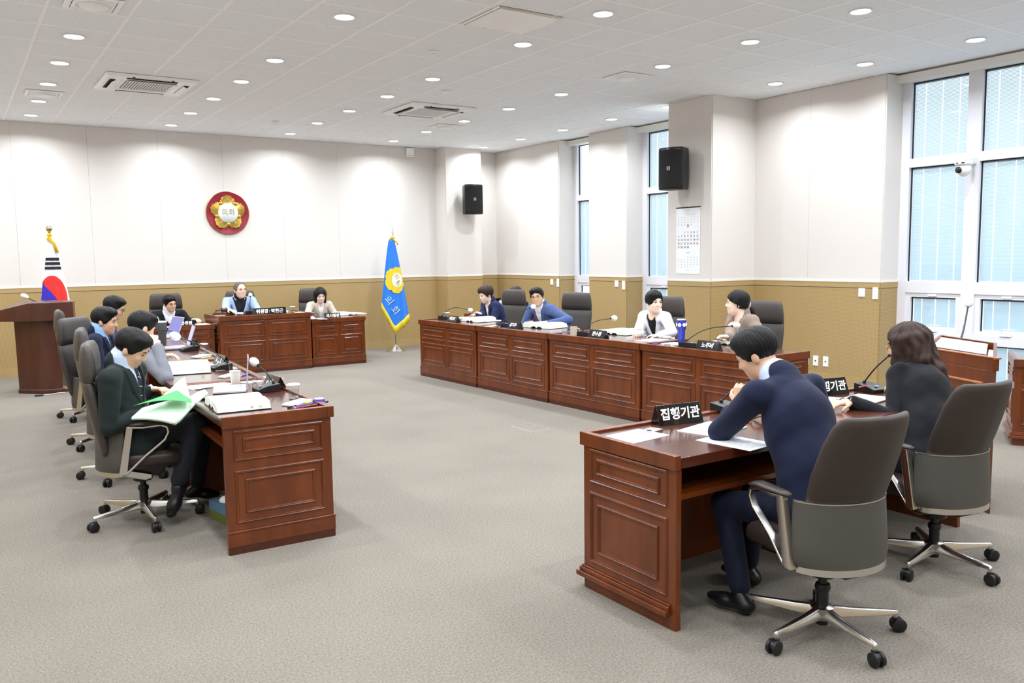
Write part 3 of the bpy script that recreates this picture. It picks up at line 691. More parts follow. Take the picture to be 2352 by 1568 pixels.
# right lectern (seen from the speaker's side), footprint from its lip and back edge
A, B, C, D = Vector((5.30, 2.60, 0)), Vector((5.555, 3.225, 0)), Vector((5.93, 3.30, 0)), Vector((5.68, 2.79, 0))
LECT = A.copy(); rl = empty('lectern', A, 0, 'reddish wooden lectern with steel plate beside the long-haired woman', 'lectern')
a, b_, c_, d_ = [p-A for p in (A, B, C, D)]
body = MB().rings([[a, d_, c_, b_], [p+Vector((0, 0, z)) for p, z in ((a, .90), (d_, .90), (c_, .90), (b_, .90))]]); body.build('lectern_body', 'wood', rl, bevel=.004)
ex = (b_-a).normalized(); nr = Vector((-ex.y, ex.x, 0)); L_ = (b_-a).length
MB().prism([(0, .90), (L_, .90), (L_, .975), (0, .975)], .02, a-nr*.02, ex, (0, 0, 1), nr).build('lip_board', 'wood', rl, bevel=.003)
MB().prism([(-.012, .975), (L_, .975), (L_, .985), (-.012, .985)], .03, a-nr*.025, ex, (0, 0, 1), nr).build('lip_trim', 'wood_light', rl, bevel=.003)
for p, q in ((a, d_), (b_, c_)):
    e = (q-p).normalized(); l2 = (q-p).length
    MB().prism([(0, .90), (l2, .90), (l2, 1.035), (l2-.06, 1.035), (0, .975)], .02, p, e, (0, 0, 1), Vector((-e.y, e.x, 0)) if p is a else Vector((e.y, -e.x, 0))).build('side_cheek', 'wood', rl, bevel=.002)
e = (c_-d_).normalized(); MB().prism([(0, .90), ((c_-d_).length, .90), ((c_-d_).length, 1.035), (0, 1.035)], .02, d_, e, (0, 0, 1), (e.y*-1, e.x, 0)).build('back_board', 'wood', rl, bevel=.003)
s0, s1 = a*.94+c_*.06, b_*.94+d_*.06
LQ = (a.copy(), b_.copy(), c_.copy(), d_.copy())
def on(u, v, z): return LQ[0].lerp(LQ[1], u).lerp(LQ[3].lerp(LQ[2], u), v)+Vector((0, 0, z))
MB().add([on(.02, .05, .94), on(.98, .05, .94), on(.98, .93, .985), on(.02, .93, .985)], [(0, 1, 2, 3)]).build('reading_slope', 'wood', rl)
MB().rings([[on(.14, .34, .972), on(.99, .34, .972), on(.99, .84, 1.020), on(.14, .84, 1.020)], [on(.14, .34, .980), on(.99, .34, .980), on(.99, .84, 1.028), on(.14, .84, 1.028)]]).build('steel_plate', 'steel', rl, bevel=.002)
MB().rings([[on(.02, .15, .955), on(.12, .15, .955), on(.12, .7, .985), on(.02, .7, .985)], [on(.02, .15, .968), on(.12, .15, .968), on(.12, .7, .998), on(.02, .7, .998)]]).build('pen_tray', 'steel', rl)
MB().frame(a+Vector((0, 0, 0)), ex, (0, 0, 1), nr, .10, L_-.10, .18, .82, OUT_P).build('panel_moulding', 'wood_light', rl)
MB().prism([(-.004, .13), (L_, .13), (L_, .14), (-.004, .14)], .012, a, ex, (0, 0, 1), nr).build('base_bead', 'wood_light', rl)
# ================================================================== flags
def flag_stand(par, h):
    MB().lathe([(.17, 0), (.172, .010), (.15, .022), (.10, .055), (.06, .085), (.03, .105), (.016, .12)], 32).build('stand_base', 'chrome', par, smooth=True, auto=True)
    MB().lathe([(.0125, .10), (.0125, h)], 14).build('flag_pole', 'chrome', par, smooth=True)
def hanging(par, z_top, z_bot, wtop, wbot, m_, skew=0, folds=7, depth=.07, name='flag_cloth', nx=60, nz=46, hem=None):
    """cloth hanging beside its pole; facing direction is local -y; returns surface(u,v) with u across, v down"""
    def S(u, v, off=0.0):
        wl, wr = wtop[0]+(wbot[0]-wtop[0])*v**.8, wtop[1]+(wbot[1]-wtop[1])*v**.85
        x = -wl+(wl+wr)*u
        zb = z_bot+(hem(u) if hem else 0)
        z = z_top+(zb-z_top)*v
        y = -(.018+depth*v**.7*math.sin(PI*u)*.8)-.012*v*math.sin(folds*PI*u+1.1*v*3)
        return Vector((x+skew*v, y-off, z))
    vs = [S(i/nx, j/nz) for j in range(nz+1) for i in range(nx+1)]
    fs = [(j*(nx+1)+i, j*(nx+1)+i+1, (j+1)*(nx+1)+i+1, (j+1)*(nx+1)+i) for j in range(nz) for i in range(nx)]
    o = MB().add(vs, fs).build(name, m_, par, smooth=True)
    sd = o.modifiers.new('thick', 'SOLIDIFY'); sd.thickness = .004
    return S, o
def patch(S, inside, m_, par, name, n=120, off=.004, u0=0, u1=1, v0=0, v1=1):
    """flat appliqué on a cloth: keeps the grid cells whose (u,v) pass inside()"""
    vs = []; fs = []; idx = {}
    def vid(i, j):
        if (i, j) not in idx: idx[(i, j)] = len(vs); vs.append(S(u0+(u1-u0)*i/n, v0+(v1-v0)*j/n, off))
        return idx[(i, j)]
    for i in range(n):
        for j in range(n):
            if inside(u0+(u1-u0)*(i+.5)/n, v0+(v1-v0)*(j+.5)/n): fs.append((vid(i, j), vid(i+1, j), vid(i+1, j+1), vid(i, j+1)))
    if not fs: return None
    return MB().add(vs, fs).build(name, m_, par, smooth=True)
# striped national flag at the left
f1 = empty('flag', (1.19, 13.45, 0), math.radians(-6), 'white flag with red and blue circle hanging on a gold-topped pole', 'flag')
flag_stand(f1, 2.075)
MB().ell((0, 0, 2.112), (.042, .042, .042), 20, 12).lathe([(.016, 2.05), (.02, 2.07), (.012, 2.08)], 14).build('finial', 'brass', f1, smooth=True)
S, cl = hanging(f1, 1.99, .58, (.02, .05), (.22, .27), 'flag_white')
def xz(u, v): p = S(u, v); return p.x, p.z
def bars(u, v):
    x, z = xz(u, v); return any(abs(z-zc) < .019 for zc in (1.69, 1.628, 1.565)) and .05 < u < .95
patch(S, bars, 'flag_black', f1, 'trigram', n=220, v0=.18, v1=.34, off=.014)
def tae(u, v): x, z = xz(u, v); return (x+.005)/.178, (z-1.125)/.335
patch(S, lambda u, v: math.hypot(*tae(u, v)) < 1, 'taegeuk_red', f1, 'emblem_circle', n=190, v0=.3, off=.014)
def blue(u, v):
    X, Z = tae(u, v)
    return math.hypot(X, Z) < 1 and (Z < .36-.62*(X+.2)-.35*max(X+.2, 0)**2+.25*max(-X-.55, 0)*4)
patch(S, blue, 'taegeuk_blue', f1, 'emblem_blue_half', n=190, v0=.3, off=.017)
def tassel(par, z, dx=.05, n=9):
    t = MB()
    for k in range(n):
        a = 2*PI*k/n; t.tube([(.012*math.cos(a), -.02+.012*math.sin(a), z), (.03*math.cos(a)-.01, -.035+.02*math.sin(a), z-.05), (dx+.012*math.cos(a), -.05, z-.11), (dx+.03+.016*math.cos(a), -.055+.01*math.sin(a), z-.24)], .007, 6)
    t.ell((0, -.02, z+.005), (.032, .03, .022)); t.build('tassel', 'fringe', par, smooth=True)
tassel(f1, 2.02)
# blue council flag
f2 = empty('flag', (6.455, 13.40, 0), math.radians(-10), 'blue flag with yellow flower emblem and fringe on a chrome stand', 'flag')
flag_stand(f2, 2.03)
MB().lathe([(.001, 2.19), (.012, 2.12), (.022, 2.07), (.010, 2.062), (.014, 2.04), (.016, 2.02)], 14).build('spear_finial', 'steel', f2, smooth=True, auto=True)
MB().ell((-.01, -.01, 1.985), (.04, .036, .034)).tube([(-.02, -.02, 1.97), (.02, -.03, 1.94), (.07, -.02, 1.90), (.08, -.02, 1.86)], .012, 8).build('tassel', 'fringe', f2, smooth=True)
S, cl = hanging(f2, 1.965, .41, (.075, .01), (.24, .25), 'flag_blue', depth=.09, hem=lambda u: .42*((.42-u)/.42)**1.1 if u < .42 else .20*((u-.42)/.58)**1.1)
FC = (.012, 1.255)

def flower(u, v):
    x, z = xz2(u, v); dx, dz = x-FC[0], z-FC[1]; r = math.hypot(dx, dz*.82); a = math.atan2(dz, dx)-.5
    return r < .165+.022*abs(math.sin(2.5*a))+.008*abs(math.sin(7.5*a))
def xz2(u, v): p = S(u, v); return p.x, p.z
patch(S, flower, 'flag_yellow', f2, 'flower_emblem', n=150, v0=.2, v1=.65, off=.014)
patch(S, lambda u, v: math.hypot(xz2(u, v)[0]-FC[0]-.025, (xz2(u, v)[1]-FC[1])*.8) < .098, 'embroid_pale', f2, 'emblem_centre', n=150, v0=.2, v1=.65, off=.017)
def cloth_strokes(S, segs, m_, par, name, w_=.006, off=.007):
    mb = MB()
    def loc(x, z):
        v = (1.965-z)/(1.965-.52); v = min(max(v, .02), .98)
        best = None
        for k in range(60):
            p = S(k/59, v)
            if best is None or abs(p.x-x) < best[0]: best = (abs(p.x-x), k/59)
        p = S(best[1], v, off); return Vector((x, p.y, z))
    for a, b in segs:
        pts = [loc(a[0]+(b[0]-a[0])*t, a[1]+(b[1]-a[1])*t) for t in (0, .5, 1)]; mb.tube(pts, w_, 5)
    return mb.build(name, m_, par)
def ringsegs(cx, cz, r, n=10): return [((cx+r*math.cos(2*PI*k/n), cz+r*math.sin(2*PI*k/n)), (cx+r*math.cos(2*PI*(k+1)/n), cz+r*math.sin(2*PI*(k+1)/n))) for k in range(n)]
def rotseg(segs, c, a): 
    q = lambda p: (c[0]+(p[0]-c[0])*math.cos(a)-(p[1]-c[1])*math.sin(a), c[1]+(p[0]-c[0])*math.sin(a)+(p[1]-c[1])*math.cos(a))
    return [(q(a_), q(b_)) for a_, b_ in segs]
def ui(cx, cz, s): return ringsegs(cx-.2*s, cz+.15*s, .2*s)+[((cx-.5*s, cz-.25*s), (cx+.15*s, cz-.25*s)), ((cx+.3*s, cz+.5*s), (cx+.3*s, cz-.45*s))]
def hoe(cx, cz, s): return ringsegs(cx-.15*s, cz+.02*s, .14*s)+[((cx-.15*s, cz-.12*s), (cx-.15*s, cz-.3*s)), ((cx-.45*s, cz-.32*s), (cx+.15*s, cz-.32*s)), ((cx-.4*s, cz+.25*s), (cx+.1*s, cz+.25*s)), ((cx-.25*s, cz+.4*s), (cx-.05*s, cz+.4*s)), ((cx+.3*s, cz+.5*s), (cx+.3*s, cz-.45*s))]
cloth_strokes(S, rotseg(ui(FC[0]+.02, FC[1]+.06, .10), (FC[0]+.02, FC[1]+.06), -1.0)+rotseg(hoe(FC[0]+.045, FC[1]-.05, .10), (FC[0]+.045, FC[1]-.05), -1.0), 'letter_olive', f2, 'emblem_lettering', .0035, .020)
cloth_strokes(S, rotseg(ui(-.11, .90, .14), (-.11, .90), -.9)+rotseg(hoe(-.01, .73, .14), (-.01, .73), -.9), 'embroid_pale', f2, 'flag_lettering', .005, .015)
# fringe along the hem: many cords, one part
fr = MB()
for k in range(70):
    u = k/69; a = S(u, .985, .004); fr.tube([a+Vector((0, 0, .02)), a+Vector((random.uniform(-.006, .006), -.004, -.05)), a+Vector((random.uniform(-.012, .012), random.uniform(-.01, .004), -.125+random.uniform(-.012, .012)))], .0052, 5)
o = fr.build('fringe', 'flag_yellow', f2, smooth=True); o['kind'] = 'stuff'
# ================================================================== wall-hung things
em = empty('council_emblem', (3.818, YB-.013, 2.403), 0, 'round red wall emblem with gold five-petalled flower and Korean lettering', 'emblem')
MB().lathe([(.34, 0), (.344, -.02), (.336, -.026), (.33, -.022), (.001, -.022)], 64, axis='y').build('disc', 'emblem_red', em, smooth=True, auto=True)
MB().lathe([(.334, -.02), (.346, -.024), (.348, -.006), (.344, 0)], 64, axis='y', cap=False).build('disc_edge', 'brass', em, smooth=True)
pr = MB(); N = 150; R = []
def petal(a):
    k = (a-PI/2)/(2*PI/5); f = k-round(k); t = abs(f)*2           # 0 at petal tip, 1 between petals
    return .283*(1-.30*t**1.6)+.010*abs(math.sin(a*12.5))-(.012 if t > .93 else 0)
for s_, y in ((1.0, -.024), (1.0, -.036), (.95, -.047), (.62, -.040), (.56, -.05)):
    R.append([(s_*petal(2*PI*j/N)*math.cos(2*PI*j/N) if s_ > .9 else s_*.285*math.cos(2*PI*j/N), y-(.008*math.cos(5*(2*PI*j/N-PI/2)) if .6 < s_ < .99 else 0), s_*petal(2*PI*j/N)*math.sin(2*PI*j/N) if s_ > .9 else s_*.285*math.sin(2*PI*j/N)) for j in range(N)])
MB().rings(R, True, False).build('flower', 'gold', em, smooth=True, auto=True)
for k in range(5):
    a = PI/2+2*PI*k/5
    MB().tube([(.17*math.cos(a), -.048, .17*math.sin(a)), (.235*math.cos(a), -.050, .235*math.sin(a))], .005, 6).build('petal_rib', 'gold', em, smooth=True)
    a2 = a+PI/5; MB().ell((.185*math.cos(a2), -.045, .185*math.sin(a2)), (.034, .012, .03)).build('stamen', 'gold', em, smooth=True)
MB().lathe([(.001, -.054), (.155, -.054), (.16, -.046)], 48, axis='y', cap=False).build('centre', 'emblem_white', em, smooth=True)
text_mesh('emblem_lettering', '의회', .118, 'letter_olive', em, basis((1, 0, 0), (0, 0, 1), (0, -1, 0), (0, -.0565, .005)))
def speaker(name, pos, nrm, label):
    nrm = Vector((*nrm, 0)).normalized(); ex = Vector((-nrm.y, nrm.x, 0)); s_ = empty('loudspeaker', pos, math.atan2(ex.y, ex.x), label, 'speaker', 'black wall loudspeakers')
    # local: x across, -y outwards, z up, pos is the cabinet centre
    hw, hh = .175, .27; R = []
    for z, k in ((-hh, .92), (-hh+.012, .985), (-hh+.05, 1), (hh-.05, 1), (hh-.012, .985), (hh, .92)):
        ring = []
        for j in range(25):
            q = -1+2*j/24; ring.append((hw*k*q, -.10-.055*(1-q*q)*k, z))
        for q in (1, .8, -.8, -1): ring.append((hw*k*q*.9, .10*k, z))
        R.append(ring)
    MB().rings(R).build('cabinet', 'black_plastic', s_, smooth=True, auto=True)
    R = []
    for z in (-hh+.035, hh-.035):
        R.append([((hw-.018)*(-1+2*j/20), -.112-.055*(1-(-1+2*j/20)**2), z) for j in range(21)])
    MB().rings(R, False, False).build('grille', 'dark_slot', s_, smooth=True)
    lb = MB().frame((0, -.171, 0), (1, 0, 0), (0, 0, 1), (0, -1, 0), -.022, .022, -.024, .024, [(0, 0), (0, .003), (.004, .003), (.004, 0)])
    lb.box(-.013, -.008, -.174, -.171, -.016, .016).box(-.008, .002, -.174, -.171, .012, .016).box(-.008, .002, -.174, -.171, -.002, .002).box(-.008, .002, -.174, -.171, -.016, -.012)
    lb.prism([(.002, .016), (.007, .016), (.011, -.006), (.015, .016), (.018, .016), (.012, -.016), (.009, -.016)], .003, (0, -.171, 0), (1, 0, 0), (0, 0, 1), (0, -1, 0)); lb.build('badge', 'plastic_grey', s_)
    MB().box(-.03, .03, .09, .20, -.07, .07).build('wall_bracket', 'black_plastic', s_)
speaker('s', (8.205-.23, 8.09, 2.745), (-1, -.35), 'large black loudspeaker on the column above the wall calendar')
speaker('s', (8.13, 13.688-.21, 2.69), (-.25, -1), 'black loudspeaker on the back corner pilaster')
# calendar on the column (faces -x)
cal = empty('wall_calendar', (8.192, 8.045, 1.815), 0, 'long white paper wall calendar with September dates under the speaker', 'calendar')
cy = basis((0, -1, 0), (0, 0, 1), (-1, 0, 0))
MB().box(-.004, 0, -.218, .218, -.44, .435).build('sheet', 'paper', cal); MB().box(-.008, .001, -.22, .22, .43, .445).build('binding_strip', 'black_plastic', cal)
def caltext(nm, s_, size, x, z, m_, b_=0): text_mesh(nm, s_, size, m_, cal, basis((0, -1, 0), (0, 0, 1), (-1, 0, 0), (-.005, -x, z)), ext=.0003, bold=b_)
caltext('month_number', '9', .055, 0, .19, 'ink_dark', .001)
d = 1; row = 0
while d <= 30:
    for c in range(2 if row == 0 else 0, 7):
        if d > 30: break
        red = c == 0 and d != 0 and d in (20,) or d in (20, 24, 25, 26)
        caltext('date_number', str(d), .036, (c-3)*.057, .108-row*.049, 'ink_red' if red else 'ink_dark', .0004); d += 1
    row += 1
for zc, nm in ((.36, 'previous_month'), (-.20, 'next_month')):
    mb = MB()
    for r_ in range(5):
        for c in range(7):
            if (r_ == 0 and c < 3) or (r_ == 4 and c > 4): continue
            mb.box(-.0048, -.004, -(c-3)*.057-.009, -(c-3)*.057+.009, zc-.02-r_*.032-.007, zc-.02-r_*.032+.007)
    mb.box(-.0048, -.004, -.03, .03, zc+.035, zc+.047); mb.build(nm, 'ink_pale', cal)['kind'] = 'stuff'
MB().box(-.0048, -.004, -.035, .035, -.392, -.386).build('imprint', 'ink_pale', cal)
# pan-tilt camera on the window mullion
pz = empty('dome_camera', (XW-.02, 4.935, 2.60), 0, 'white pan-tilt security camera on the window mullion', 'camera')
MB().box(-.12, 0, -.05, .05, -.03, .055).build('mount_arm', 'plastic_white', pz, bevel=.01)
MB().lathe([(.095, .0), (.10, .01), (.10, .05), (.094, .06), (.001, .062)], 32, (-.17, 0, 0)).build('mount_cap', 'plastic_white', pz, smooth=True, auto=True)
MB().lathe([(.001, -.055), (.07, -.055), (.092, -.04), (.096, -.005), (.096, 0)], 32, (-.17, 0, 0)).build('upper_body', 'plastic_white', pz, smooth=True, auto=True)
MB().box(-.262, -.255, -.05, .04, -.032, -.022).build('vent_slot', 'dark_slot', pz)
MB().ell((-.17, 0, -.085), (.075, .075, .085), 24, 16).build('camera_head', 'plastic_white', pz, smooth=True)
MB().lathe([(.034, 0), (.036, .02), (.03, .03)], 24, (-.25, .02, -.10), axis='x').build('lens_hood', 'black_plastic', pz, smooth=True)
MB().ell((-.252, .02, -.10), (.012, .022, .022)).build('lens', 'camera_lens', pz, smooth=True)
# switches, notices, sockets on the right wall
def plate(name, y, z, w_, h_, label, cat, m_='plastic_white', detail=None, grp=None):
    o = empty(name, (XR-.003, y, z), 0, label, cat, grp); MB().box(-.008, .002, -w_/2, w_/2, -h_/2, h_/2).build('plate', m_, o, bevel=.002)
    if detail == 'button': MB().box(-.011, -.008, -w_*.35, w_*.35, -h_*.35, h_*.35).build('button', m_, o, bevel=.001)
    if detail == 'lines':
        mb = MB()
        for k in range(7): mb.box(-.0085, -.008, -w_*.38, w_*.38*(.6 if k == 6 else 1), h_*.36-k*h_*.11, h_*.38-k*h_*.11)
        mb.build('print', 'ink_pale', o)
    if detail == 'socket':
        for dz in (-.03, .03) if h_ > .125 else (0,):
            s_ = MB().lathe([(.02, -.010), (.022, -.008), (.015, -.006)], 16, (0, 0, dz), axis='x').build('socket', 'plastic_grey', o); 
            for dy in (-.008, .008): MB().lathe([(.003, -.0105), (.003, -.008)], 8, (0, dy, dz), axis='x').build('pin_hole', 'dark_slot', s_)
    if detail == 'data': MB().box(-.010, -.008, -.008, .008, -.008, .008).build('port', 'dark_slot', o)
    return o
plate('wall_switch', 12.216, 1.165, .085, .10, 'square white switch on the wall beside the farthest window', 'switch', detail='button', grp='wall switches')
plate('wall_switch', 10.44, 1.170, .085, .10, 'square white switch on the narrow wall between windows', 'switch', detail='button', grp='wall switches')
plate('wall_switch', 6.006, 1.155, .085, .10, 'square white switch on the wall left of the large window', 'switch', detail='button', grp='wall switches')
plate('wall_notice', 12.034, 1.155, .07, .14, 'small white printed notice by the farthest window', 'notice', 'paper', 'lines', 'wall notices')
plate('wall_notice', 10.269, 1.150, .07, .14, 'small white printed notice on the narrow wall between windows', 'notice', 'paper', 'lines', 'wall notices')
plate('wall_notice', 5.83, 1.150, .07, .14, 'small white printed notice left of the large window', 'notice', 'paper', 'lines', 'wall notices')
plate('wall_socket', 6.768, .28, .075, .135, 'white double power socket low on the wall, leftmost of three plates', 'socket', detail='socket')
plate('wall_socket', 6.625, .277, .075, .125, 'white blank wall plate, middle of the three low plates', 'socket', detail='data')
plate('wall_socket', 6.479, .28, .075, .125, 'white data socket low on the wall, rightmost of three plates', 'socket', detail='data')
sn = empty('wall_sensor', (7.144, YB-.012, 3.56), 0, 'small white sensor box high on the back wall', 'sensor'); MB().box(-.075, .075, -.06, 0, -.085, .075).build('case', 'plastic_white', sn, bevel=.015); MB().box(-.06, .06, -.064, -.06, -.07, -.06).build('seam', 'plastic_grey', sn)
fb = empty('floor_box', (*atz(1218, 982, 0).xy, 0), r_rz, 'flat rectangular floor outlet cover in the carpet aisle', 'floor cover'); MB().box(-.16, .16, -.10, .10, 0, .003).build('cover', 'carpet', fb); MB().frame((0, 0, 0), (1, 0, 0), (0, 1, 0), (0, 0, 1), -.17, .17, -.11, .11, [(0, .0), (.002, .004), (.01, .004)]).build('cover_frame', 'grille_grey', fb)
# ================================================================== people: smooth implicit bodies turned into meshes
F32 = np.float32
class SDF:
    """union of soft primitives on a regular grid, meshed with surface nets"""
    def __init__(s, h): s.h = h; s.p = []; s.cut = []; s.post = []
    def cap(s, a, b, ra, rb=None, k=.02, sq=None):
        """tapered capsule; sq=(axis vector, factor) flattens it along an axis"""
        s.p.append(('c', np.array(a, float), np.array(b, float), ra, ra if rb is None else rb, k, sq)); return s
    def ell(s, c, r, k=.02, R=None):
        s.p.append(('e', np.array(c, float), np.array(r, float), None if R is None else np.array(R, float), 0, k, None)); return s
    def cute(s, c, r, k=.01, R=None): s.cut.append(('e', np.array(c, float), np.array(r, float), None if R is None else np.array(R, float), 0, k, None)); return s
    def cutf(s, fn): s.post.append(fn); return s
    @staticmethod
    def dist(q, P):
        if q[0] == 'c':
            _, a, b, ra, rb, k, sq = q
            X = P-a.astype(F32); ba = (b-a).astype(F32); f = 1.0
            if sq is not None:
                ax = np.array(sq[0], F32); ax /= np.linalg.norm(ax); e = F32(1/sq[1]-1)
                X = X+(X @ ax)[..., None]*ax*e; ba = ba+(ba @ ax)*ax*e; f = sq[1]**.5
            t = np.clip((X @ ba)/max(float(ba @ ba), 1e-9), 0, 1)
            return (np.linalg.norm(X-t[..., None]*ba, axis=-1)-(ra+(rb-ra)*t))*F32(f)
        _, c, r, R, _, k, _ = q
        X = P-c.astype(F32)
        if R is not None: X = X @ R.astype(F32)
        r = r.astype(F32); k0 = np.linalg.norm(X/r, axis=-1); k1 = np.linalg.norm(X/(r*r), axis=-1)
        return k0*(k0-1)/np.maximum(k1, 1e-6)
    def bounds(s, q):
        if q[0] == 'c':
            rr = max(q[3], q[4]); return np.minimum(q[1], q[2])-rr, np.maximum(q[1], q[2])+rr
        rr = max(q[2]); return q[1]-rr, q[1]+rr
    def mesh(s, name, material, parent):
        h = s.h; B = [s.bounds(q) for q in s.p]
        lo = np.min([b[0] for b in B], 0)-3*h; hi = np.max([b[1] for b in B], 0)+3*h
        n = np.ceil((hi-lo)/h).astype(int)+1
        D = np.full(n, .2, F32)
        ax = [(lo[i]+h*np.arange(n[i])).astype(F32) for i in range(3)]
        def region(b0, b1, pad):
            i0 = np.maximum(np.floor((b0-pad-lo)/h).astype(int), 0); i1 = np.minimum(np.ceil((b1+pad-lo)/h).astype(int)+1, n)
            sl = tuple(slice(i0[k], i1[k]) for k in range(3))
            P = np.stack(np.meshgrid(ax[0][sl[0]], ax[1][sl[1]], ax[2][sl[2]], indexing='ij'), -1)
            return sl, P
        for q, b in zip(s.p, B):
            sl, P = region(*b, q[5]+2*h); d = s.dist(q, P).astype(F32); o = D[sl]; k = q[5]
            m_ = np.maximum(k-np.abs(d-o), 0)/max(k, 1e-6); D[sl] = np.minimum(d, o)-m_*m_*k*F32(.25)
        for q in s.cut:
            sl, P = region(*s.bounds(q), q[5]+2*h); d = -s.dist(q, P).astype(F32); o = D[sl]; k = q[5]
            m_ = np.maximum(k-np.abs(d-o), 0)/max(k, 1e-6); D[sl] = np.maximum(d, o)+m_*m_*k*F32(.25)
        if s.post:
            P = np.stack(np.meshgrid(*ax, indexing='ij'), -1)
            for fn in s.post: D = fn(P, D).astype(F32)
        # surface nets
        I = D < 0
        c8 = [I[a:n[0]-1+a, b:n[1]-1+b, c:n[2]-1+c] for a in (0, 1) for b in (0, 1) for c in (0, 1)]
        tot = sum(c.astype(np.int8) for c in c8); act = (tot > 0) & (tot < 8)
        ci = np.argwhere(act); idx = np.full(act.shape, -1, np.int64); idx[act] = np.arange(len(ci))
        acc = np.zeros((len(ci), 3)); cnt = np.zeros(len(ci))
        corners = [(a, b, c) for a in (0, 1) for b in (0, 1) for c in (0, 1)]
        vals = {k: D[ci[:, 0]+k[0], ci[:, 1]+k[1], ci[:, 2]+k[2]] for k in corners}
        for a in corners:
            for d_ in range(3):
                if a[d_] == 0:
                    b = list(a); b[d_] = 1; b = tuple(b); va, vb = vals[a], vals[b]; m_ = (va < 0) != (vb < 0)
                    t = np.where(m_, va/np.where(m_, va-vb, 1), 0); p = np.zeros((len(ci), 3)); p[:] = a; p[:, d_] += t
                    acc[m_] += p[m_]; cnt[m_] += 1
        V = (ci+acc/cnt[:, None])*h+lo
        Q = []
        for d_ in range(3):
            u, v = (d_+1) % 3, (d_+2) % 3
            sa = [slice(None)]*3; sb = [slice(None)]*3; sa[d_] = slice(0, n[d_]-1); sb[d_] = slice(1, n[d_])
            ch = I[tuple(sa)] != I[tuple(sb)]; e = np.argwhere(ch)
            e = e[(e[:, u] > 0) & (e[:, v] > 0) & (e[:, u] < n[u]-1) & (e[:, v] < n[v]-1)]
            fl = I[e[:, 0], e[:, 1], e[:, 2]]
            def cell(du, dv): c = e.copy(); c[:, u] -= du; c[:, v] -= dv; return idx[c[:, 0], c[:, 1], c[:, 2]]
            q = np.stack([cell(1, 1), cell(0, 1), cell(0, 0), cell(1, 0)], 1)
            q[~fl] = q[~fl][:, ::-1]; Q.append(q)
        Q = np.concatenate(Q)
        me = bpy.data.meshes.new(name); me.vertices.add(len(V)); me.vertices.foreach_set('co', V.astype(F32).ravel())
        me.loops.add(Q.size); me.loops.foreach_set('vertex_index', Q.ravel().astype(np.int32))
        me.polygons.add(len(Q)); me.polygons.foreach_set('loop_start', np.arange(0, Q.size, 4, dtype=np.int32))
        me.update(calc_edges=True); me.validate()
        me.polygons.foreach_set('use_smooth', np.ones(len(me.polygons), bool)); me.materials.append(M(material))
        return link(bpy.data.objects.new(name, me), parent)
def unit(v): v = np.array(v, float); return v/np.linalg.norm(v)
def nb(deg): a = math.radians(deg); return np.array([math.sin(a), math.cos(a), 0.0])
def frame_of(bearing, pitch=0, roll=0):
    """columns: right, forward, up.  pitch>0 looks up, roll>0 leans towards the own right shoulder"""
    f = nb(bearing); r = np.array([f[1], -f[0], 0.0]); u = np.array([0, 0, 1.0])
    p = math.radians(pitch); f, u = f*math.cos(p)+u*math.sin(p), u*math.cos(p)-f*math.sin(p)
    q = math.radians(roll); r, u = r*math.cos(q)-u*math.sin(q), u*math.cos(q)+r*math.sin(q)
    return np.stack([r, f, u], 1)
def ik(a, c, l1, l2, hint):
    """elbow/knee between a and c"""
    a, c, hint = np.array(a, float), np.array(c, float), np.array(hint, float); d = c-a; L = np.linalg.norm(d)
    if L > (l1+l2)*.995: c = a+d/L*(l1+l2)*.995; d = c-a; L = np.linalg.norm(d)
    u = d/L; x = (l1*l1-l2*l2+L*L)/(2*L); hgt = math.sqrt(max(l1*l1-x*x, 1e-6)); hp = hint-u*(hint @ u); hp = hp/max(np.linalg.norm(hp), 1e-6)
    return a+u*x+hp*hgt, c
def hand(sd, wrist, dirn, normal, side, curl=.5, sc=1.0, k=.006):
    """palm + four jointed fingers + thumb. dirn: wrist->knuckles, normal: back-of-hand direction, side: +1 right hand"""
    d = unit(dirn); nrm = np.array(normal, float); nrm = unit(nrm-d*(nrm @ d)); lat = np.cross(d, nrm)*side   # lat points to the thumb side
    w = np.array(wrist, float); pl = .085*sc
    for t in (-.026, -.009, .009, .026): sd.cap(w+d*.012+lat*t*.7*sc, w+d*pl+lat*t*sc, .0135*sc, .0115*sc, .012)
    sd.cap(w-d*.01, w+d*.02, .024*sc, .024*sc, .015, sq=(nrm, .75))
    for i, (t, L) in enumerate(((.030, .072), (.0105, .080), (-.0095, .074), (-.029, .058))):
        kn = w+d*pl+lat*t*sc; c1 = curl*(.9+.06*i); seg = [L*.42, L*.33, L*.25]; ang = 0; p = kn; r = [.0092, .0086, .0078, .007]
        for j, sl in enumerate(seg):
            ang += c1*(.75, .95, .6)[j]; dd = d*math.cos(ang)-nrm*math.sin(ang); dd = unit(dd+lat*t*.9)
            q = p+dd*sl*sc; sd.cap(p, q, r[j]*sc, r[j+1]*sc, .004); p = q
    b = w+d*.022*sc+lat*.024*sc; t1 = unit(lat*.75+d*.75-nrm*.25); m_ = b+t1*.038*sc; t2 = unit(lat*.25+d*.9-nrm*(.2+.5*curl)); e = m_+t2*.030*sc; sd.cap(b, m_, .014*sc, .0108*sc, .010); sd.cap(m_, e, .0106*sc, .0088*sc, .004); sd.cap(e, e+unit(t2-nrm*.3)*.018*sc, .0088*sc, .0074*sc, .004)
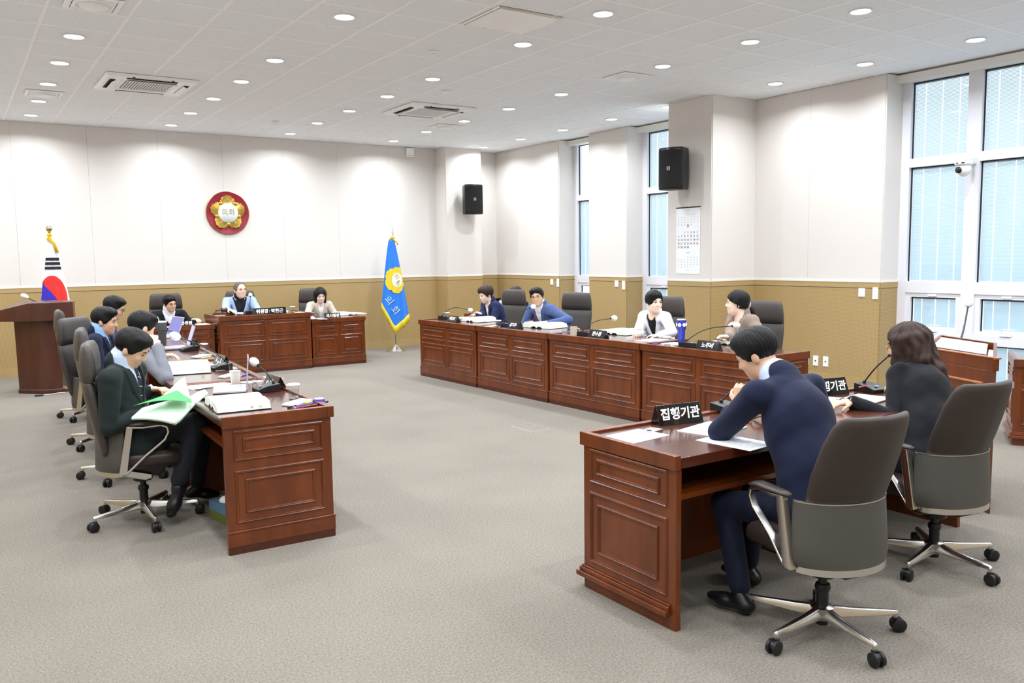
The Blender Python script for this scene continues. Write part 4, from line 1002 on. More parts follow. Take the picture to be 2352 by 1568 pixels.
def head_prims(sd, c, R, female=False, k=.018, wide=1.0):
    L = lambda x, y, z: c+R @ np.array([x, y, z], float)
    wd = (.95 if female else 1.0)*wide
    sd.ell(L(0, -.014, .030), (.077*wd, .096, .086), k, R); sd.ell(L(0, .020, -.025), (.066*wd, .070, .080), .03, R)
    sd.ell(L(0, .030, -.070), (.052*wd, .052, .044), .03, R); sd.ell(L(0, .056, -.094), (.026*wd, .026, .020), .025, R)
    for s_ in (-1, 1):
        sd.ell(L(s_*.034*wd, .062, -.028), (.022, .018, .020), .02, R)
        sd.ell(L(s_*.076*wd, -.012, -.012), (.009, .018, .030), .008, R)
    sd.cap(L(0, .082, .012), L(0, .099, -.022), .0075, .0105, .012); sd.ell(L(0, .096, -.027), (.0155, .011, .009), .008, R)
    sd.ell(L(0, .070, .024), (.050*wd, .018, .010), .015, R)
    sd.ell(L(0, .078, -.058), (.021, .010, .0085), .012, R)
    for s_ in (-1, 1): sd.cute(L(s_*.030*wd, .094, .006), (.016, .012, .009), .010, R)
    return L
def face_parts(body, L, R, sc=1.0, glasses=None, female=False, closed=False, brow='brow', wide=1.0):
    wd = (.95 if female else 1.0)*wide
    Rm = Matrix(R.tolist())
    for s_ in (-1, 1):
        e = MB().ell(L(s_*.0305*wd, .0775, .005), (.0135, .009, .0035 if closed else .0055), 12, 8, Rm).build('eye', 'eye_dark' if closed else 'eye_white', body, smooth=True)
        if not closed: MB().ell(L(s_*.0305*wd, .0835, .005), (.0062, .005, .0054), 10, 6, Rm).build('iris', 'eye_dark', e, smooth=True); MB().tube([L(s_*.017*wd, .0865, .0085), L(s_*.031*wd, .0885, .0115), L(s_*.046*wd, .081, .0075)], .0018, 6).build('eyelid', 'brow', e, smooth=True)
        MB().tube([L(s_*.015*wd, .090, .024), L(s_*.032*wd, .0875, .030), L(s_*.050*wd, .075, .0245)], [.0030, .0042, .0018] if not female else [.002, .003, .0015], 6).build('eyebrow', brow, body, smooth=True)
    MB().tube([L(-.022, .0795, -.0585), L(-.008, .0875, -.0565), L(.008, .0875, -.0565), L(.022, .0795, -.0585)], [.0018, .0036, .0036, .0018], 6).tube([L(-.018, .080, -.0615), L(0, .0880, -.0645), L(.018, .080, -.0615)], [.0018, .0048, .0018], 6).build('mouth', 'lips', body, smooth=True)
    if glasses:
        g = MB()
        for s_ in (-1, 1):
            g.tube([L(s_*.0325*wd+.0225*math.cos(a), .0995-.004*abs(math.cos(a)), .001+.0185*math.sin(a)) for a in [2*PI*k/18 for k in range(18)]], .0014, 5, closed=True)
            g.tube([L(s_*.055*wd, .093, .006), L(s_*.074*wd, .07, .010), L(s_*.079*wd, .0, .006)], .0014, 5)
        g.tube([L(-.010, .100, .004), L(0, .1035, .006), L(.010, .100, .004)], .0014, 5); g.build('glasses', glasses, body, smooth=True)
def hair_cap(style, c, R, h, parent, material, wide=1.0, female=False):
    """hair as one mesh that follows the skull"""
    sd = SDF(h); c = np.array(c, float); Lc = lambda x, y, z: c+R @ np.array([x, y, z], float)
    wd = (.95 if female else 1.0)*wide
    Rt = R.astype(F32); c32 = c.astype(F32)
    def loc(P): return (P-c32) @ Rt
    def strands(P, D):
        X = loc(P); th = np.arctan2(X[..., 0], X[..., 1]+.03); z = X[..., 2]
        if style == 'long': return D+.0030*np.sin(th*15+1.6*np.sin(z*38+th*2))+.0018*np.sin(z*52+th*7)+.0009*np.sin(th*47+z*60)
        return D+.0009*np.sin(th*29+1.3*np.sin(z*45))+.0008*np.sin(th*53+z*40+X[..., 1]*70)+.0007*np.sin(X[..., 0]*210+2*np.sin(X[..., 1]*60))
    def ragged(X): return .0045*np.sin(X[..., 0]*150+1)+.0035*np.sin(X[..., 0]*290+X[..., 1]*120)+.0030*np.sin(X[..., 1]*240+.7)
    if style in ('short', 'pixie', 'thin'):
        t = .004 if style == 'thin' else (-.009 if style == 'pixie' else 0)
        sd.ell(Lc(0, -.016, .036), (.0865*wd-t, .107-t, .0935-t), .02, R)
        if style != 'thin': sd.ell(Lc(.012, .035, .086), (.066*wd, .056, .036), .03, R)
        for s_ in (-1, 1): sd.ell(Lc(s_*.070*wd, .012, .012), (.014, .022, .030), .015, R)
        def keep(P, D):
            X = loc(P); x, y, z = X[..., 0], X[..., 1], X[..., 2]
            line = np.where(y < -.03, -.078+0*y, np.where(y < .03, -.078+(y+.03)*1.0, -.018+(y-.03)*1.62))
            if style == 'pixie': line = np.where(y < -.03, -.100+0*y, np.where(y < .03, -.100+(y+.03)*1.1, -.034+(y-.03)*1.62-.42*x))
            if style == 'thin': line = np.where(y < -.03, line, np.minimum(line, 10)); D = np.maximum(D, .074-np.hypot(x, (z-.02)*.9)-.5*np.maximum(-y-.03, 0))
            e = (line-z+ragged(X))*.6
            return np.maximum(D, e)
        sd.cutf(keep)
    elif style in ('bob', 'bobfront', 'tied', 'long'):
        sd.ell(Lc(0, -.018, .036), (.092*wd, .112, .097), .02, R)
        dn = {'bob': -.082, 'bobfront': -.115, 'tied': -.06, 'long': -.12}[style]
        if style != 'tied':
            for s_ in (-1, 1):
                sd.cap(Lc(s_*.068, .012, .03), Lc(s_*.078, .005, dn), .030, .024, .03, sq=(R[:, 0], .8))
                sd.cap(Lc(s_*.060, -.05, .02), Lc(s_*.062, -.045, dn-.015), .045, .034, .04)
            sd.cap(Lc(0, -.075, .02), Lc(0, -.068, dn-.02), .055, .045, .05)
        else:
            for s_ in (-1, 1): sd.ell(Lc(s_*.074, .012, -.005), (.016, .030, .045), .02, R)
            sd.ell(Lc(0, -.06, -.02), (.075, .055, .06), .03, R)
        if style == 'long':
            rnd = random.Random(3)
            for k_ in range(15):
                a = math.radians(-128+256*k_/14); x, y = .084*math.sin(a), -.02-.09*math.cos(a)
                p = np.array([x*.92, y*.95, .035]);
                for q in range(5):
                    nx = np.array([x*(1.08+.13*q)+.016*math.sin(q*1.9+k_*1.3), y*(1.06+.08*q)+.014*math.cos(q*2.1+k_), -.02-.072*(q+1)])
                    sd.cap(c+R @ p, c+R @ nx, .036-.003*q, .034-.0035*q, .014); p = nx
        fx = .066*wd
        def keep(P, D):
            X = loc(P); x, y, z = X[..., 0], X[..., 1], X[..., 2]
            q = {'bob': 1.14, 'bobfront': 1.0, 'tied': 1.05, 'long': .9}[style]
            e = (1-np.sqrt((x/(fx*q))**2+((y-.095)/.092)**2+((z+.035)/.100)**2))*.06      # face opening
            D = np.maximum(D, e)
            if style == 'tied': D = np.maximum(D, (-.055-z)*.7+np.minimum(0, (y+.02)*.0)); D = np.maximum(D, np.where(y > .0, (-.01-z+ (y)*.6)*.6, -1))
            return D
        sd.cutf(keep)
    sd.cutf(strands)
    o = sd.mesh('hair', material, parent)
    return o
def person(label, pelvis, bearing, head, hb, hp=0, hr=0, jacket='suit_navy', shirt='shirt_white', trousers='trousers_dark', skin='skin', hair='short', hairm='hair_black',
           hands=None, elbows=None, hdir=None, hnorm=None, curl=(.5, .5), legs=None, female=False, glasses=None, h=.007, tie=None, vdepth=.20, vwide=.075, closed=False, sc=1.0,
           collar=True, torso=None, brow='brow', wide=1.0, group='seated people', lapel=True, lean_back=.03, nk_at=None):
    """everything in world metres; pelvis/head/hands are world points.  hands=(left,right)"""
    base = np.array([pelvis[0], pelvis[1], 0.0]); root = empty('person', base, 0, label, 'person', group)
    W = lambda v: np.array(v, float)-base
    P, Hd = W(pelvis), W(head); tb = torso if torso is not None else bearing
    Rh = frame_of(hb, hp, hr); f = nb(tb); r = np.array([f[1], -f[0], 0.0]); up = np.array([0, 0, 1.0])
    Rn = frame_of(hb, hp*.45, hr*.6); nk = Hd+Rn @ np.array([0, -.034, -.066])                                        # skull base
    neck = nk-.062*unit(.8*up+.2*unit(Hd-P))-f*.022                                # base of the neck
    if nk_at is not None: neck = W(nk_at)
    sp = neck-P; tl = np.linalg.norm(sp); tdir = sp/tl
    chest = P+sp*.68-f*lean_back; waist = P+sp*.32-f*lean_back*1.2
    sw = (.152 if female else .186)*sc
    shl = [neck-tdir*.052-r*sw+f*.005, neck-tdir*.052+r*sw+f*.005]
    l1, l2 = (.265 if female else .285)*sc, (.235 if female else .255)*sc
    hands = [W(q) for q in hands]; el = []; wr = []
    for i, s_ in enumerate((-1, 1)):
        hd = unit((hdir[i] if hdir and hdir[i] is not None else f)); w_ = hands[i]-hd*.085*sc
        hint = (elbows[i] if elbows and elbows[i] is not None else r*s_*.55-up*.9-f*.25)
        e, c2 = ik(shl[i], w_, l1, l2, hint); el.append(e); wr.append(c2)
    th = math.radians
    # ---- body (one continuous skin mesh)
    b = SDF(h); L = head_prims(b, Hd, Rh, female, wide=wide)
    b.cap(nk, neck-tdir*.02, .052 if female else .058*wide, .060 if female else .068, .025)
    b.cap(neck-tdir*.04, chest, .085, .10, .05, sq=(f, .7)); b.cap(chest, P, .11, .115, .05, sq=(f, .7))
    for i, s_ in enumerate((-1, 1)):
        b.cap(neck-tdir*.05, shl[i], .05, .046, .04); b.cap(shl[i], el[i], .044, .036, .02); b.cap(el[i], wr[i], .036, .0255, .015)
        hd = unit((hdir[i] if hdir and hdir[i] is not None else f)); hn = hnorm[i] if hnorm and hnorm[i] is not None else up
        hand(b, wr[i], hd, hn, s_, curl[i], .96*sc if female else 1.0*sc)
    body = b.mesh('body', skin, root)
    face_parts(body, L, Rh, glasses=glasses, female=female, closed=closed, brow=brow, wide=wide)
    hair_cap(hair, Hd, Rh, max(.0045, h*.75), body, hairm, wide, female)
    # ---- shirt: torso a little inside the jacket
    hj = max(.0065, h)
    s_ = SDF(hj); tw = .92 if female else 1.0
    def torso_prims(sd, g):
        sd.cap(neck-tdir*.085, chest, .115*tw+g, .152*tw+g, .06, sq=(f, .74)); sd.cap(chest, waist, .152*tw+g, .142*tw*wide+g, .06, sq=(f, .78)); sd.cap(waist, P, .142*tw*wide+g, .158*tw+g, .06, sq=(f, .82))
        for i in (0, 1): sd.cap(neck-tdir*.045, shl[i]+tdir*.010, .056+g, .050+g, .035, sq=(f, .95))
    torso_prims(s_, 0)
    s_.cap(neck-tdir*.03-f*.004, neck+unit(nk-neck)*(.062 if collar else -.02)-f*.010, .084, .078 if not female else .060, .008)
    if collar: s_.cute(neck+unit(nk-neck)*.05+f*.075, (.020, .05, .05), .006, np.stack([r, f, up], 1))
    if collar is False: s_.cute(neck+f*.085+up*.0, (.05, .06, .085), .01, np.stack([r, f, up], 1))
    s_.mesh('shirt', shirt, root)
    # ---- jacket
    j = SDF(hj); torso_prims(j, .014)
    for i in (0, 1):
        cuff = wr[i]+unit(el[i]-wr[i])*.012
        j.cap(shl[i]+tdir*.002, el[i], .067*tw, .054*tw, .014); j.cap(el[i], cuff, .056*tw, .042, .010)
        j.ell(shl[i]+tdir*.012-r*(.02 if i else -.02), (.064*tw, .052*tw, .044), .03, np.stack([r, f, tdir], 1))
    j.cap(P-up*.01, P-up*.035+f*.05, .155*tw, .155*tw, .06, sq=(up, .6))
    j.cap(neck-tdir*.03-f*.010, neck+unit(nk-neck)*.034-f*.018, .094*tw, .087*tw, .006)
    vt = neck-tdir*.0; ft = unit(f-tdir*(f @ tdir)); ct = neck
    c32, r32, f32_, t32 = ct.astype(F32), r.astype(F32), ft.astype(F32), tdir.astype(F32)
    def vcut(Pt, D):
        X = Pt-c32; x = X @ r32; y = X @ f32_; z = X @ t32                           # z: 0 at neck base, negative down
        half = vwide*np.clip((z+vdepth)/vdepth, -1, 1.6)
        reg = np.minimum(np.minimum(half-np.abs(x), y-.0+.0*z), z+vdepth)             # >0 inside the V
        D2 = np.maximum(D, reg*.9)
        if lapel:
            lw = .052*np.clip((z+vdepth)/(vdepth*.45), .15, 1)
            lr = np.maximum(np.maximum(np.maximum(-(np.abs(x)-half), np.abs(x)-half-lw), -y-.02), np.maximum(-vdepth-z, z-.0))
            D2 = np.minimum(D2, np.maximum(D-.009, np.maximum(lr, reg*.9)))
        return D2+.0016*np.sin(X[..., 2]*31+x*17+y*9)*np.sin(x*27-y*21+X[..., 2]*8)+.0012*np.sin(X[..., 2]*63-x*30+y*41)*np.sin(x*11+X[..., 2]*14)
    j.cutf(vcut)
    jk = j.mesh('jacket', jacket, root)
    if tie:
        tm = MB(); pts = []
        bv = None
        from mathutils.bvhtree import BVHTree
        sh = [o for o in root.children if o.name.startswith('shirt')][0]; me = sh.data; bv = BVHTree.FromPolygons([v.co for v in me.vertices], [tuple(p.vertices) for p in me.polygons])
        R_ = []
        for t in np.linspace(0.0, 1, 12):
            z = .005-t*(vdepth+.05); wv = .016 if t < .12 else .017+.014*t
            row = []
            for q in (-1, -.5, 0, .5, 1):
                o_ = ct+tdir*z+r*wv*q+ft*.35; hit = bv.ray_cast(Vector(o_), Vector(-ft))
                p = np.array(hit[0]) if hit[0] is not None else ct+tdir*z+r*wv*q+ft*.08
                row.append(p+ft*(.008-.003*abs(q)+(.006 if t < .12 else 0)))
            R_.append(row)
        vs = [tuple(p) for rr in R_ for p in rr]; fs = [(i*5+k_, i*5+k_+1, (i+1)*5+k_+1, (i+1)*5+k_) for i in range(len(R_)-1) for k_ in range(4)]
        to = MB().add(vs, fs).build('tie', tie, root, smooth=True)
        if tie == 'tie_dark':
            st = MB()
            for i in range(3, 11, 2): st.tube([R_[i][0]+ft*.002, R_[i][2]+ft*.003+tdir*.006, R_[i][4]+ft*.002+tdir*.012], .0016, 5)
            st.build('tie_stripe', 'letter_white', to)
    # ---- trousers, socks, shoes
    t = SDF(.010)
    hips = [P-r*.085-up*.015, P+r*.085-up*.015]
    fb = nb(bearing); rb = np.array([fb[1], -fb[0], 0.0])
    if legs is None: legs = [None, None]
    t.cap(hips[0], hips[1], .105, .105, .05)
    for i, s2 in enumerate((-1, 1)):
        if legs[i] is None: ank = P*np.array([1, 1, 0])+rb*s2*.11+fb*.40+up*.095; hint = fb*1.0+up*.6; toe = fb
        else: ank, hint, toe = W(legs[i][0]), np.array(legs[i][1], float), unit(legs[i][2])
        kn, an = ik(hips[i], ank, .41*sc, .40*sc, hint)
        t.cap(hips[i], kn, .088, .064, .03); t.cap(kn, an+unit(kn-an)*.03, .063, .050, .03)
        sh = SDF(.008); sk = SDF(.008)
        sk.cap(an+unit(kn-an)*.06, an, .038, .036, .01)
        dn = unit(np.cross(np.cross(toe, an-kn), toe)) if abs(unit(toe) @ unit(an-kn)) < .99 else -up
        so = an+dn*.055
        sh.cap(an+dn*.02, so-toe*.035, .040, .038, .02); sh.cap(so-toe*.03, so+toe*.08, .036, .040, .02, sq=(dn, .8)); sh.cap(so+toe*.07, so+toe*.135, .041, .030, .02, sq=(dn, .7))
        sk.mesh('sock', 'sock_black' if not female else skin, root); sh.mesh('shoe', 'shoe_black', root)
    t.mesh('trousers', trousers, root)
    return root, dict(W=W, wr=wr, el=el, L=L, R=Rh, neck=neck, tdir=tdir, f=f, r=r, body=body, base=base, ft=ft)
def wristwatch(root, info, i, band, face):
    w_ = Vector(info['wr'][i]); e = Vector(info['el'][i]); d = (e-w_).normalized(); c = w_+d*.004
    x = d.orthogonal().normalized(); y = d.cross(x)
    R = []
    for t in (-.011, .011): R.append([c+d*t+(x*math.cos(2*PI*k/20)+y*math.sin(2*PI*k/20))*.031 for k in range(20)])
    R.append([c+d*.011+(x*math.cos(2*PI*k/20)+y*math.sin(2*PI*k/20))*.028 for k in range(20)]); R.append([c-d*.011+(x*math.cos(2*PI*k/20)+y*math.sin(2*PI*k/20))*.028 for k in range(20)]); R.append(R[0])
    o = MB().rings(R, True, False).build('wristwatch', band, root, smooth=True)
    up = Vector((-.5, -.75, .5)); n = (up-d*up.dot(d)).normalized(); s_ = d.cross(n)
    mb = MB(); mb.T = basis(s_, d, n, c+n*.031); mb.box(-.017, .017, -.019, .019, 0, .009); mb.build('watch_face', face, o, bevel=.004)
# ------------------------------------------------------------------ who sits where
V = lambda *a: np.array(a, float)
def pz(x, y, z): return np.array(atz(x, y, z))
def py(x, y, Y): return np.array(aty(x, y, Y))
def px_(x, y, X): return np.array(atx(x, y, X))
UP = V(0, 0, 1)
# left row -----------------------------------------------------------
h1 = py(303, 800, 5.62)
r_, I = person('man in a dark green suit and striped tie reading at the near left desk', (.895, 5.64, .53), 96, h1, 112, -34, 4, 'suit_green', 'shirt_pale', 'trousers_dark', 'skin_tan', 'short',
    hands=(py(372, 893, 5.80), V(1.06, 5.50, .725)), hdir=(V(.6, -.75, .1), V(.9, .05, .1)), hnorm=(V(-.2, .3, .9), V(0, -.9, .3)), curl=(.7, .6), elbows=(V(-.2, .2, -1), V(-.35, -.05, -1)), torso=122, h=.0055, tie='tie_dark', closed=True, vdepth=.27, vwide=.07,
    legs=((V(1.30, 5.86, .12), V(1, 0, .8), V(.95, -.1, -.2)), (py(408, 1112, 5.45), V(1, 0, .9), V(-.35, -.1, -.85))), lean_back=.035)
wristwatch(r_, I, 0, 'letter_white', 'steel')
h2 = py(326, 752, 6.95)
person('man in a light grey suit resting his face on his hand at the left desks', (1.07, 6.93, .53), 84, h2, 70, -24, 0, 'suit_grey', 'shirt_white', 'trousers_dark', 'skin', 'short', hairm='hair_black',
    hands=(py(395, 815, 7.3), py(351, 773, 6.72)), hdir=(V(1, -.2, 0), V(-.25, .45, .85)), hnorm=(None, V(.6, -.8, .2)), curl=(.5, 1.15), elbows=(None, V(.1, -.5, -1)), closed=True, h=.006)
h3 = py(241, 737, 8.1)
person('man in a navy suit with light blue shirt at the left desks', (1.08, 8.16, .53), 112, h3, 112, -12, 0, 'suit_navy', 'shirt_blue', 'trousers_navy', 'skin_tan', 'short',
    hands=(V(1.35, 8.5, .81), V(1.30, 7.95, .80)), hdir=(V(1, -.3, 0), V(1, .3, 0)), tie='shirt_black', vdepth=.22, closed=True, h=.006)
h4 = py(262, 707, 9.5)
person('man in a slate blue suit and glasses at the far left desk', (1.22, 9.56, .53), 96, h4, 108, -24, 0, 'suit_slate', 'shirt_white', 'trousers_dark', 'skin', 'short', hairm='hair_black',
    hands=(V(1.60, 9.85, .81), V(1.58, 9.35, .81)), hdir=(V(1, -.3, 0), V(1, .3, 0)), glasses='black_plastic', h=.0065)
# head table ---------------------------------------------------------
h = py(390, 697, 12.98)
person('man in a black jacket and round glasses left of the chairman', (2.62, 13.16, .50), 182, h, 160, -12, 6, 'suit_black', 'shirt_white', 'trousers_dark', 'skin', 'short', hands=(py(452, 733, 12.72), py(408, 741, 12.62)),
    hdir=(V(.5, -.8, .1), V(.85, -.5, 0)), curl=(.6, .5), glasses='ink_dark', vdepth=.30, vwide=.085, h=.0065, legs=None)
h = py(552, 666, 13.10)
person('chairman in a light blue jacket and black polo shirt under the emblem', (3.72, 13.28, .58), 186, h, 168, -2, 0, 'suit_sky', 'shirt_black', 'trousers_dark', 'skin', 'thin', hairm='hair_grey', hands=(py(586, 712, 12.70), py(534, 713, 12.62)),
    hdir=(V(-.5, -.8, 0), V(.3, -.9, 0)), curl=(.4, .3), vdepth=.36, vwide=.10, h=.0065, wide=1.10, brow='hair_grey')
h = py(736, 678, 13.02)
person('woman in a beige jacket with dark bobbed hair beside the blue flag', (4.97, 13.18, .52), 184, h, 190, -20, 0, 'suit_beige', 'shirt_white', 'trousers_black', 'skin_pale', 'bobfront', hands=(py(766, 719, 12.75), py(717, 728, 12.62)),
    hdir=(V(-.6, -.7, 0), V(.4, -.9, 0)), curl=(.7, .6), female=True, closed=True, collar=False, vdepth=.26, vwide=.062, h=.0065)
# window-side row -----------------------------------------------------
h = px_(1116, 676, 6.33)
person('woman in a navy jacket with short brown hair at the window-side desks', (6.55, 10.16, .52), 268, h, 276, -20, 0, 'suit_navy2', 'shirt_cream', 'trousers_black', 'skin_pale', 'pixie', hairm='hair_brown', hands=(px_(1086, 722, 6.10), px_(1094, 717, 6.12)),
    hdir=(V(-.5, .75, .1), V(-.6, .6, .25)), curl=(.9, 1.0), female=True, closed=True, collar=False, vdepth=.26, vwide=.055, h=.0065)
h = px_(1234, 682, 6.12)
person('man in a blue jacket and glasses speaking into a microphone', (6.52, 8.62, .52), 262, h, 228, -4, 10, 'suit_blue', 'shirt_white', 'trousers_dark', 'skin_tan', 'short', hands=(px_(1247, 742, 6.0), px_(1206, 741, 5.98)),
    hdir=(V(-.5, .8, 0), V(-.6, .5, 0)), curl=(.4, .8), glasses='brass', vdepth=.30, vwide=.07, h=.0065, elbows=(V(.3, -1, -.4), V(0, .9, -.5)))
h = px_(1503, 694, 6.36)
person('woman in a white jacket with short black hair at the window-side desks', (6.60, 6.88, .52), 262, h, 196, -3, 0, 'suit_white', 'shirt_black', 'trousers_black', 'skin_pale', 'pixie', hands=(px_(1496, 770, 6.05), px_(1466, 763, 6.02)),
    hdir=(V(-.55, .8, 0), V(-.6, -.5, .1)), curl=(.5, .8), female=True, vdepth=.30, vwide=.075, h=.006, collar=False, elbows=(V(.3, -.9, -.6), V(.2, .8, -.8)))
h = px_(1692, 696, 6.42)
rt, It = person('woman in a taupe jacket with tied black hair turning away', (6.58, 5.58, .52), 275, h, 318, -2, 0, 'suit_taupe', 'shirt_white', 'trousers_black', 'skin_pale', 'tied', hands=(px_(1716, 776, 6.1), px_(1652, 778, 6.0)),
    hdir=(V(-.8, .3, 0), V(-.5, .5, 0)), curl=(.5, .9), female=True, vdepth=.26, vwide=.055, collar=False, h=.006, torso=280)
# her scrunchie and ponytail
Lh = It['L']; bk = It['body']
MB().tube([Lh(.02+.022*math.cos(a), -.118-.012*math.sin(a)*.4, -.035+.030*math.sin(a)) for a in [2*PI*k/16 for k in range(16)]], .014, 8, closed=True).build('scrunchie', 'suit_beige', bk, smooth=True)
MB().tube([Lh(.01, -.10, -.03), Lh(.015, -.135, -.06), Lh(.015, -.15, -.12), Lh(.01, -.14, -.19), Lh(.0, -.12, -.25)], [.018, .030, .032, .024, .006], 12).build('ponytail', 'hair_black', bk, smooth=True)
h = px_(1183, 676, 7.42)
person('assistant with brown hair mostly hidden behind an office chair', (7.62, 11.20, .50), 262, h, 262, -12, 0, 'suit_ink', 'shirt_black', 'trousers_black', 'skin', 'bob', hairm='hair_brown', hands=(V(7.22, 10.95, .75), V(7.22, 11.3, .75)),
    hdir=(V(-1, 0, 0), V(-1, 0, 0)), female=True, closed=True, h=.0075, collar=False)
# foreground ----------------------------------------------------------
h = py(1737, 812, 2.66)
r_, I = person('man in a navy suit seen from behind leaning on the foreground desk', (3.09, 2.25, .53), 2, h, 340, -30, -6, 'suit_navy', 'shirt_pale', 'trousers_navy', 'skin_tan', 'short',
    hands=(py(1702, 892, 2.79), V(3.42, 2.86, .815)), hdir=(V(.22, .12, .95), V(-.75, .62, 0)), hnorm=(V(-.85, -.3, .2), None), curl=(1.25, .5), elbows=(V(-.55, .4, -.75), V(.8, .1, -.7)), h=.005, closed=True, lean_back=.03, torso=2, nk_at=aty(1797, 878, 2.50),
    legs=((V(2.92, 2.52, .10), V(0, 1, .5), V(-.2, .95, 0)), (V(3.2, 2.72, .10), V(0, 1, .5), V(0, 1, 0))))
wristwatch(r_, I, 0, 'watch_band', 'black_gloss')
h = py(2082, 792, 2.74)
r_, I = person('woman with long wavy brown hair and black jacket in the right foreground', (4.28, 2.46, .53), 8, h, 338, -14, 0, 'suit_ink', 'shirt_black', 'trousers_black', 'skin_tan', 'long', hairm='hair_brown',
    hands=(pz(1922, 926, .81), V(4.80, 2.98, .81)), hdir=(V(-.88, .42, -.05), V(-.3, .95, 0)), curl=(.45, .5), elbows=(V(-.6, -.2, -.8), V(.8, 0, -.7)), female=True, glasses='brass', h=.0055, collar=False, sc=1.02, torso=6,
    legs=((V(4.15, 2.85, .10), V(0, 1, .5), V(0, 1, 0)), (V(4.38, 2.86, .10), V(0, 1, .5), V(0, 1, 0))))
wristwatch(r_, I, 0, 'black_plastic', 'black_gloss')
# ================================================================== things on the desks
ZT = DH-.0115                                               # worktop height of the long rows
ZC, ZS = .845-.0115, .735-.0115                              # chairman desk / side desks
def mic(base, bearing, tip, label, cover='foam_white', bend=.10, cov_r=(.030, .030, .036)):
    """conference microphone: wedge base facing `bearing`, gooseneck to the tip point"""
    b = Vector(base); m_ = empty('conference_microphone', b, -math.radians(bearing), label, 'microphone', 'gooseneck microphones')
    MB().prism([(-.075, 0), (.075, 0), (.075, .022), (.02, .040), (-.075, .052)], .13, (-.065, 0, 0), (0, 1, 0), (0, 0, 1), (1, 0, 0)).build('base', 'black_plastic', m_, bevel=.004)
    MB().box(-.012, .012, .03, .05, .036, .040).build('talk_button', 'plastic_grey', m_, bevel=.002)
    q = Matrix.Rotation(math.radians(bearing), 4, 'Z') @ (Vector(tip)-b)
    s_ = Vector((0, -.05, .050)); pts = []
    for k in range(15):
        t = k/14; p = s_.lerp(q, t); p.z += bend*math.sin(PI*t)**1.0*(1-t*.55); pts.append(p)
    MB().tube(pts, .0045, 8).lathe([(.012, .045), (.009, .06), (.005, .065)], 12, (0, -.05, 0)).build('gooseneck', 'black_plastic', m_, smooth=True)
    d = (pts[-1]-pts[-3]).normalized()
    MB().tube([q-d*.012, q+d*.006, q+d*.024], [.009, .0115, .0105], 10).build('capsule', 'black_plastic', m_, smooth=True)
    R = d.to_track_quat('Z', 'Y').to_matrix()
    if cover:
        c_ = MB().ell(q+d*.034, cov_r, 16, 12, R).build('foam_cover', cover, m_, smooth=True); MB().ell(q+d*.050, (cov_r[0]*.72, cov_r[1]*.72, cov_r[2]*.62), 12, 8, R).build('cover_tip', 'foam_grey', c_, smooth=True)
    return m_
def glyphs(mb, n, s_, seed):
    """illegible brush strokes, as far as the photograph shows them"""
    rnd = random.Random(seed)
    for k in range(n):
        cx = (k-(n-1)/2)*s_*1.15
        for a in range(4):
            x0, y0 = cx+rnd.uniform(-.3, .1)*s_, rnd.uniform(-.4, .35)*s_; dx, dy = (rnd.uniform(.2, .5)*s_, rnd.uniform(-.1, .1)*s_) if a % 2 else (rnd.uniform(-.08, .08)*s_, -rnd.uniform(.25, .5)*s_)
            mb.tube([(x0, y0, 0), (x0+dx*.5+.02*s_, y0+dy*.5, 0), (x0+dx, y0+dy, 0)], [.09*s_, .06*s_, .05*s_], 5)
def nameplate(pos, bearing, text, label, w_=.25, hgt=.085, dep=.085, size=.052, back=False, seed=0, grp='black triangular name plates'):
    """black folded plate; `bearing` is the way its lettered side faces"""
    n_ = empty('name_plate', pos, -math.radians(bearing+180), label, 'name plate', grp)
    ins = .004
    a = MB().rings([[(-w_/2, -dep/2, 0), (-w_/2, dep/2, 0), (-w_/2, .003, hgt), (-w_/2, -.003, hgt)], [(w_/2, -dep/2, 0), (w_/2, dep/2, 0), (w_/2, .003, hgt), (w_/2, -.003, hgt)]]); a.build('plate', 'black_gloss', n_, bevel=.0015)
    ey = Vector((0, dep/2-.003, hgt)).normalized(); nz = Vector((1, 0, 0)).cross(ey)
    T = basis((1, 0, 0), ey, nz, Vector((0, -dep/4-.0015, hgt*.5))+nz*.0006)
    if text and '|' in text:
        for t_, dx in zip(text.split('|'), (-w_*.22, w_*.22)): text_mesh('lettering', t_, size, 'letter_white', n_, T @ Matrix.Translation((dx, 0, 0)), ext=.0004, bold=.0014, shear=.12)
        mb = MB(); mb.T = T; mb.box(-.001, .001, -.02, .02, 0, .0006); mb.build('divider', 'letter_white', n_)
    elif text: text_mesh('lettering', text, size, 'letter_white', n_, T, ext=.0004, bold=.0014, shear=.12)
    else:
        mb = MB(); mb.T = T; glyphs(mb, 3, size, seed); mb.build('lettering', 'letter_white', n_)
    return n_
def glass(pos, label, lid=True, r=.036, hh=.085):
    g = empty('water_glass', pos, 0, label, 'glass', 'drinking glasses')
    MB().lathe([(r*.80, .002), (r*.84, .008), (r*.92, hh*.5), (r, hh)], 24, cap=False).build('glass_wall', 'thin_glass', g, smooth=True)
    MB().lathe([(.001, 0), (r*.82, 0), (r*.86, .008), (r*.78, .014), (.001, .015)], 24).build('glass_base', 'glass', g, smooth=True)
    MB().lathe([(.001, .055), (r*.93, .055), (r*.84, .017), (.001, .017)][::-1], 20, cap=False).build('water', 'thin_glass', g, smooth=True)
    if lid: MB().lathe([(r*1.02, hh-.006), (r*1.18, hh-.002), (r*1.20, hh+.003), (r*1.0, hh+.007), (.001, hh+.008)], 24).build('paper_lid', 'foam_white', g, smooth=True)
    return g
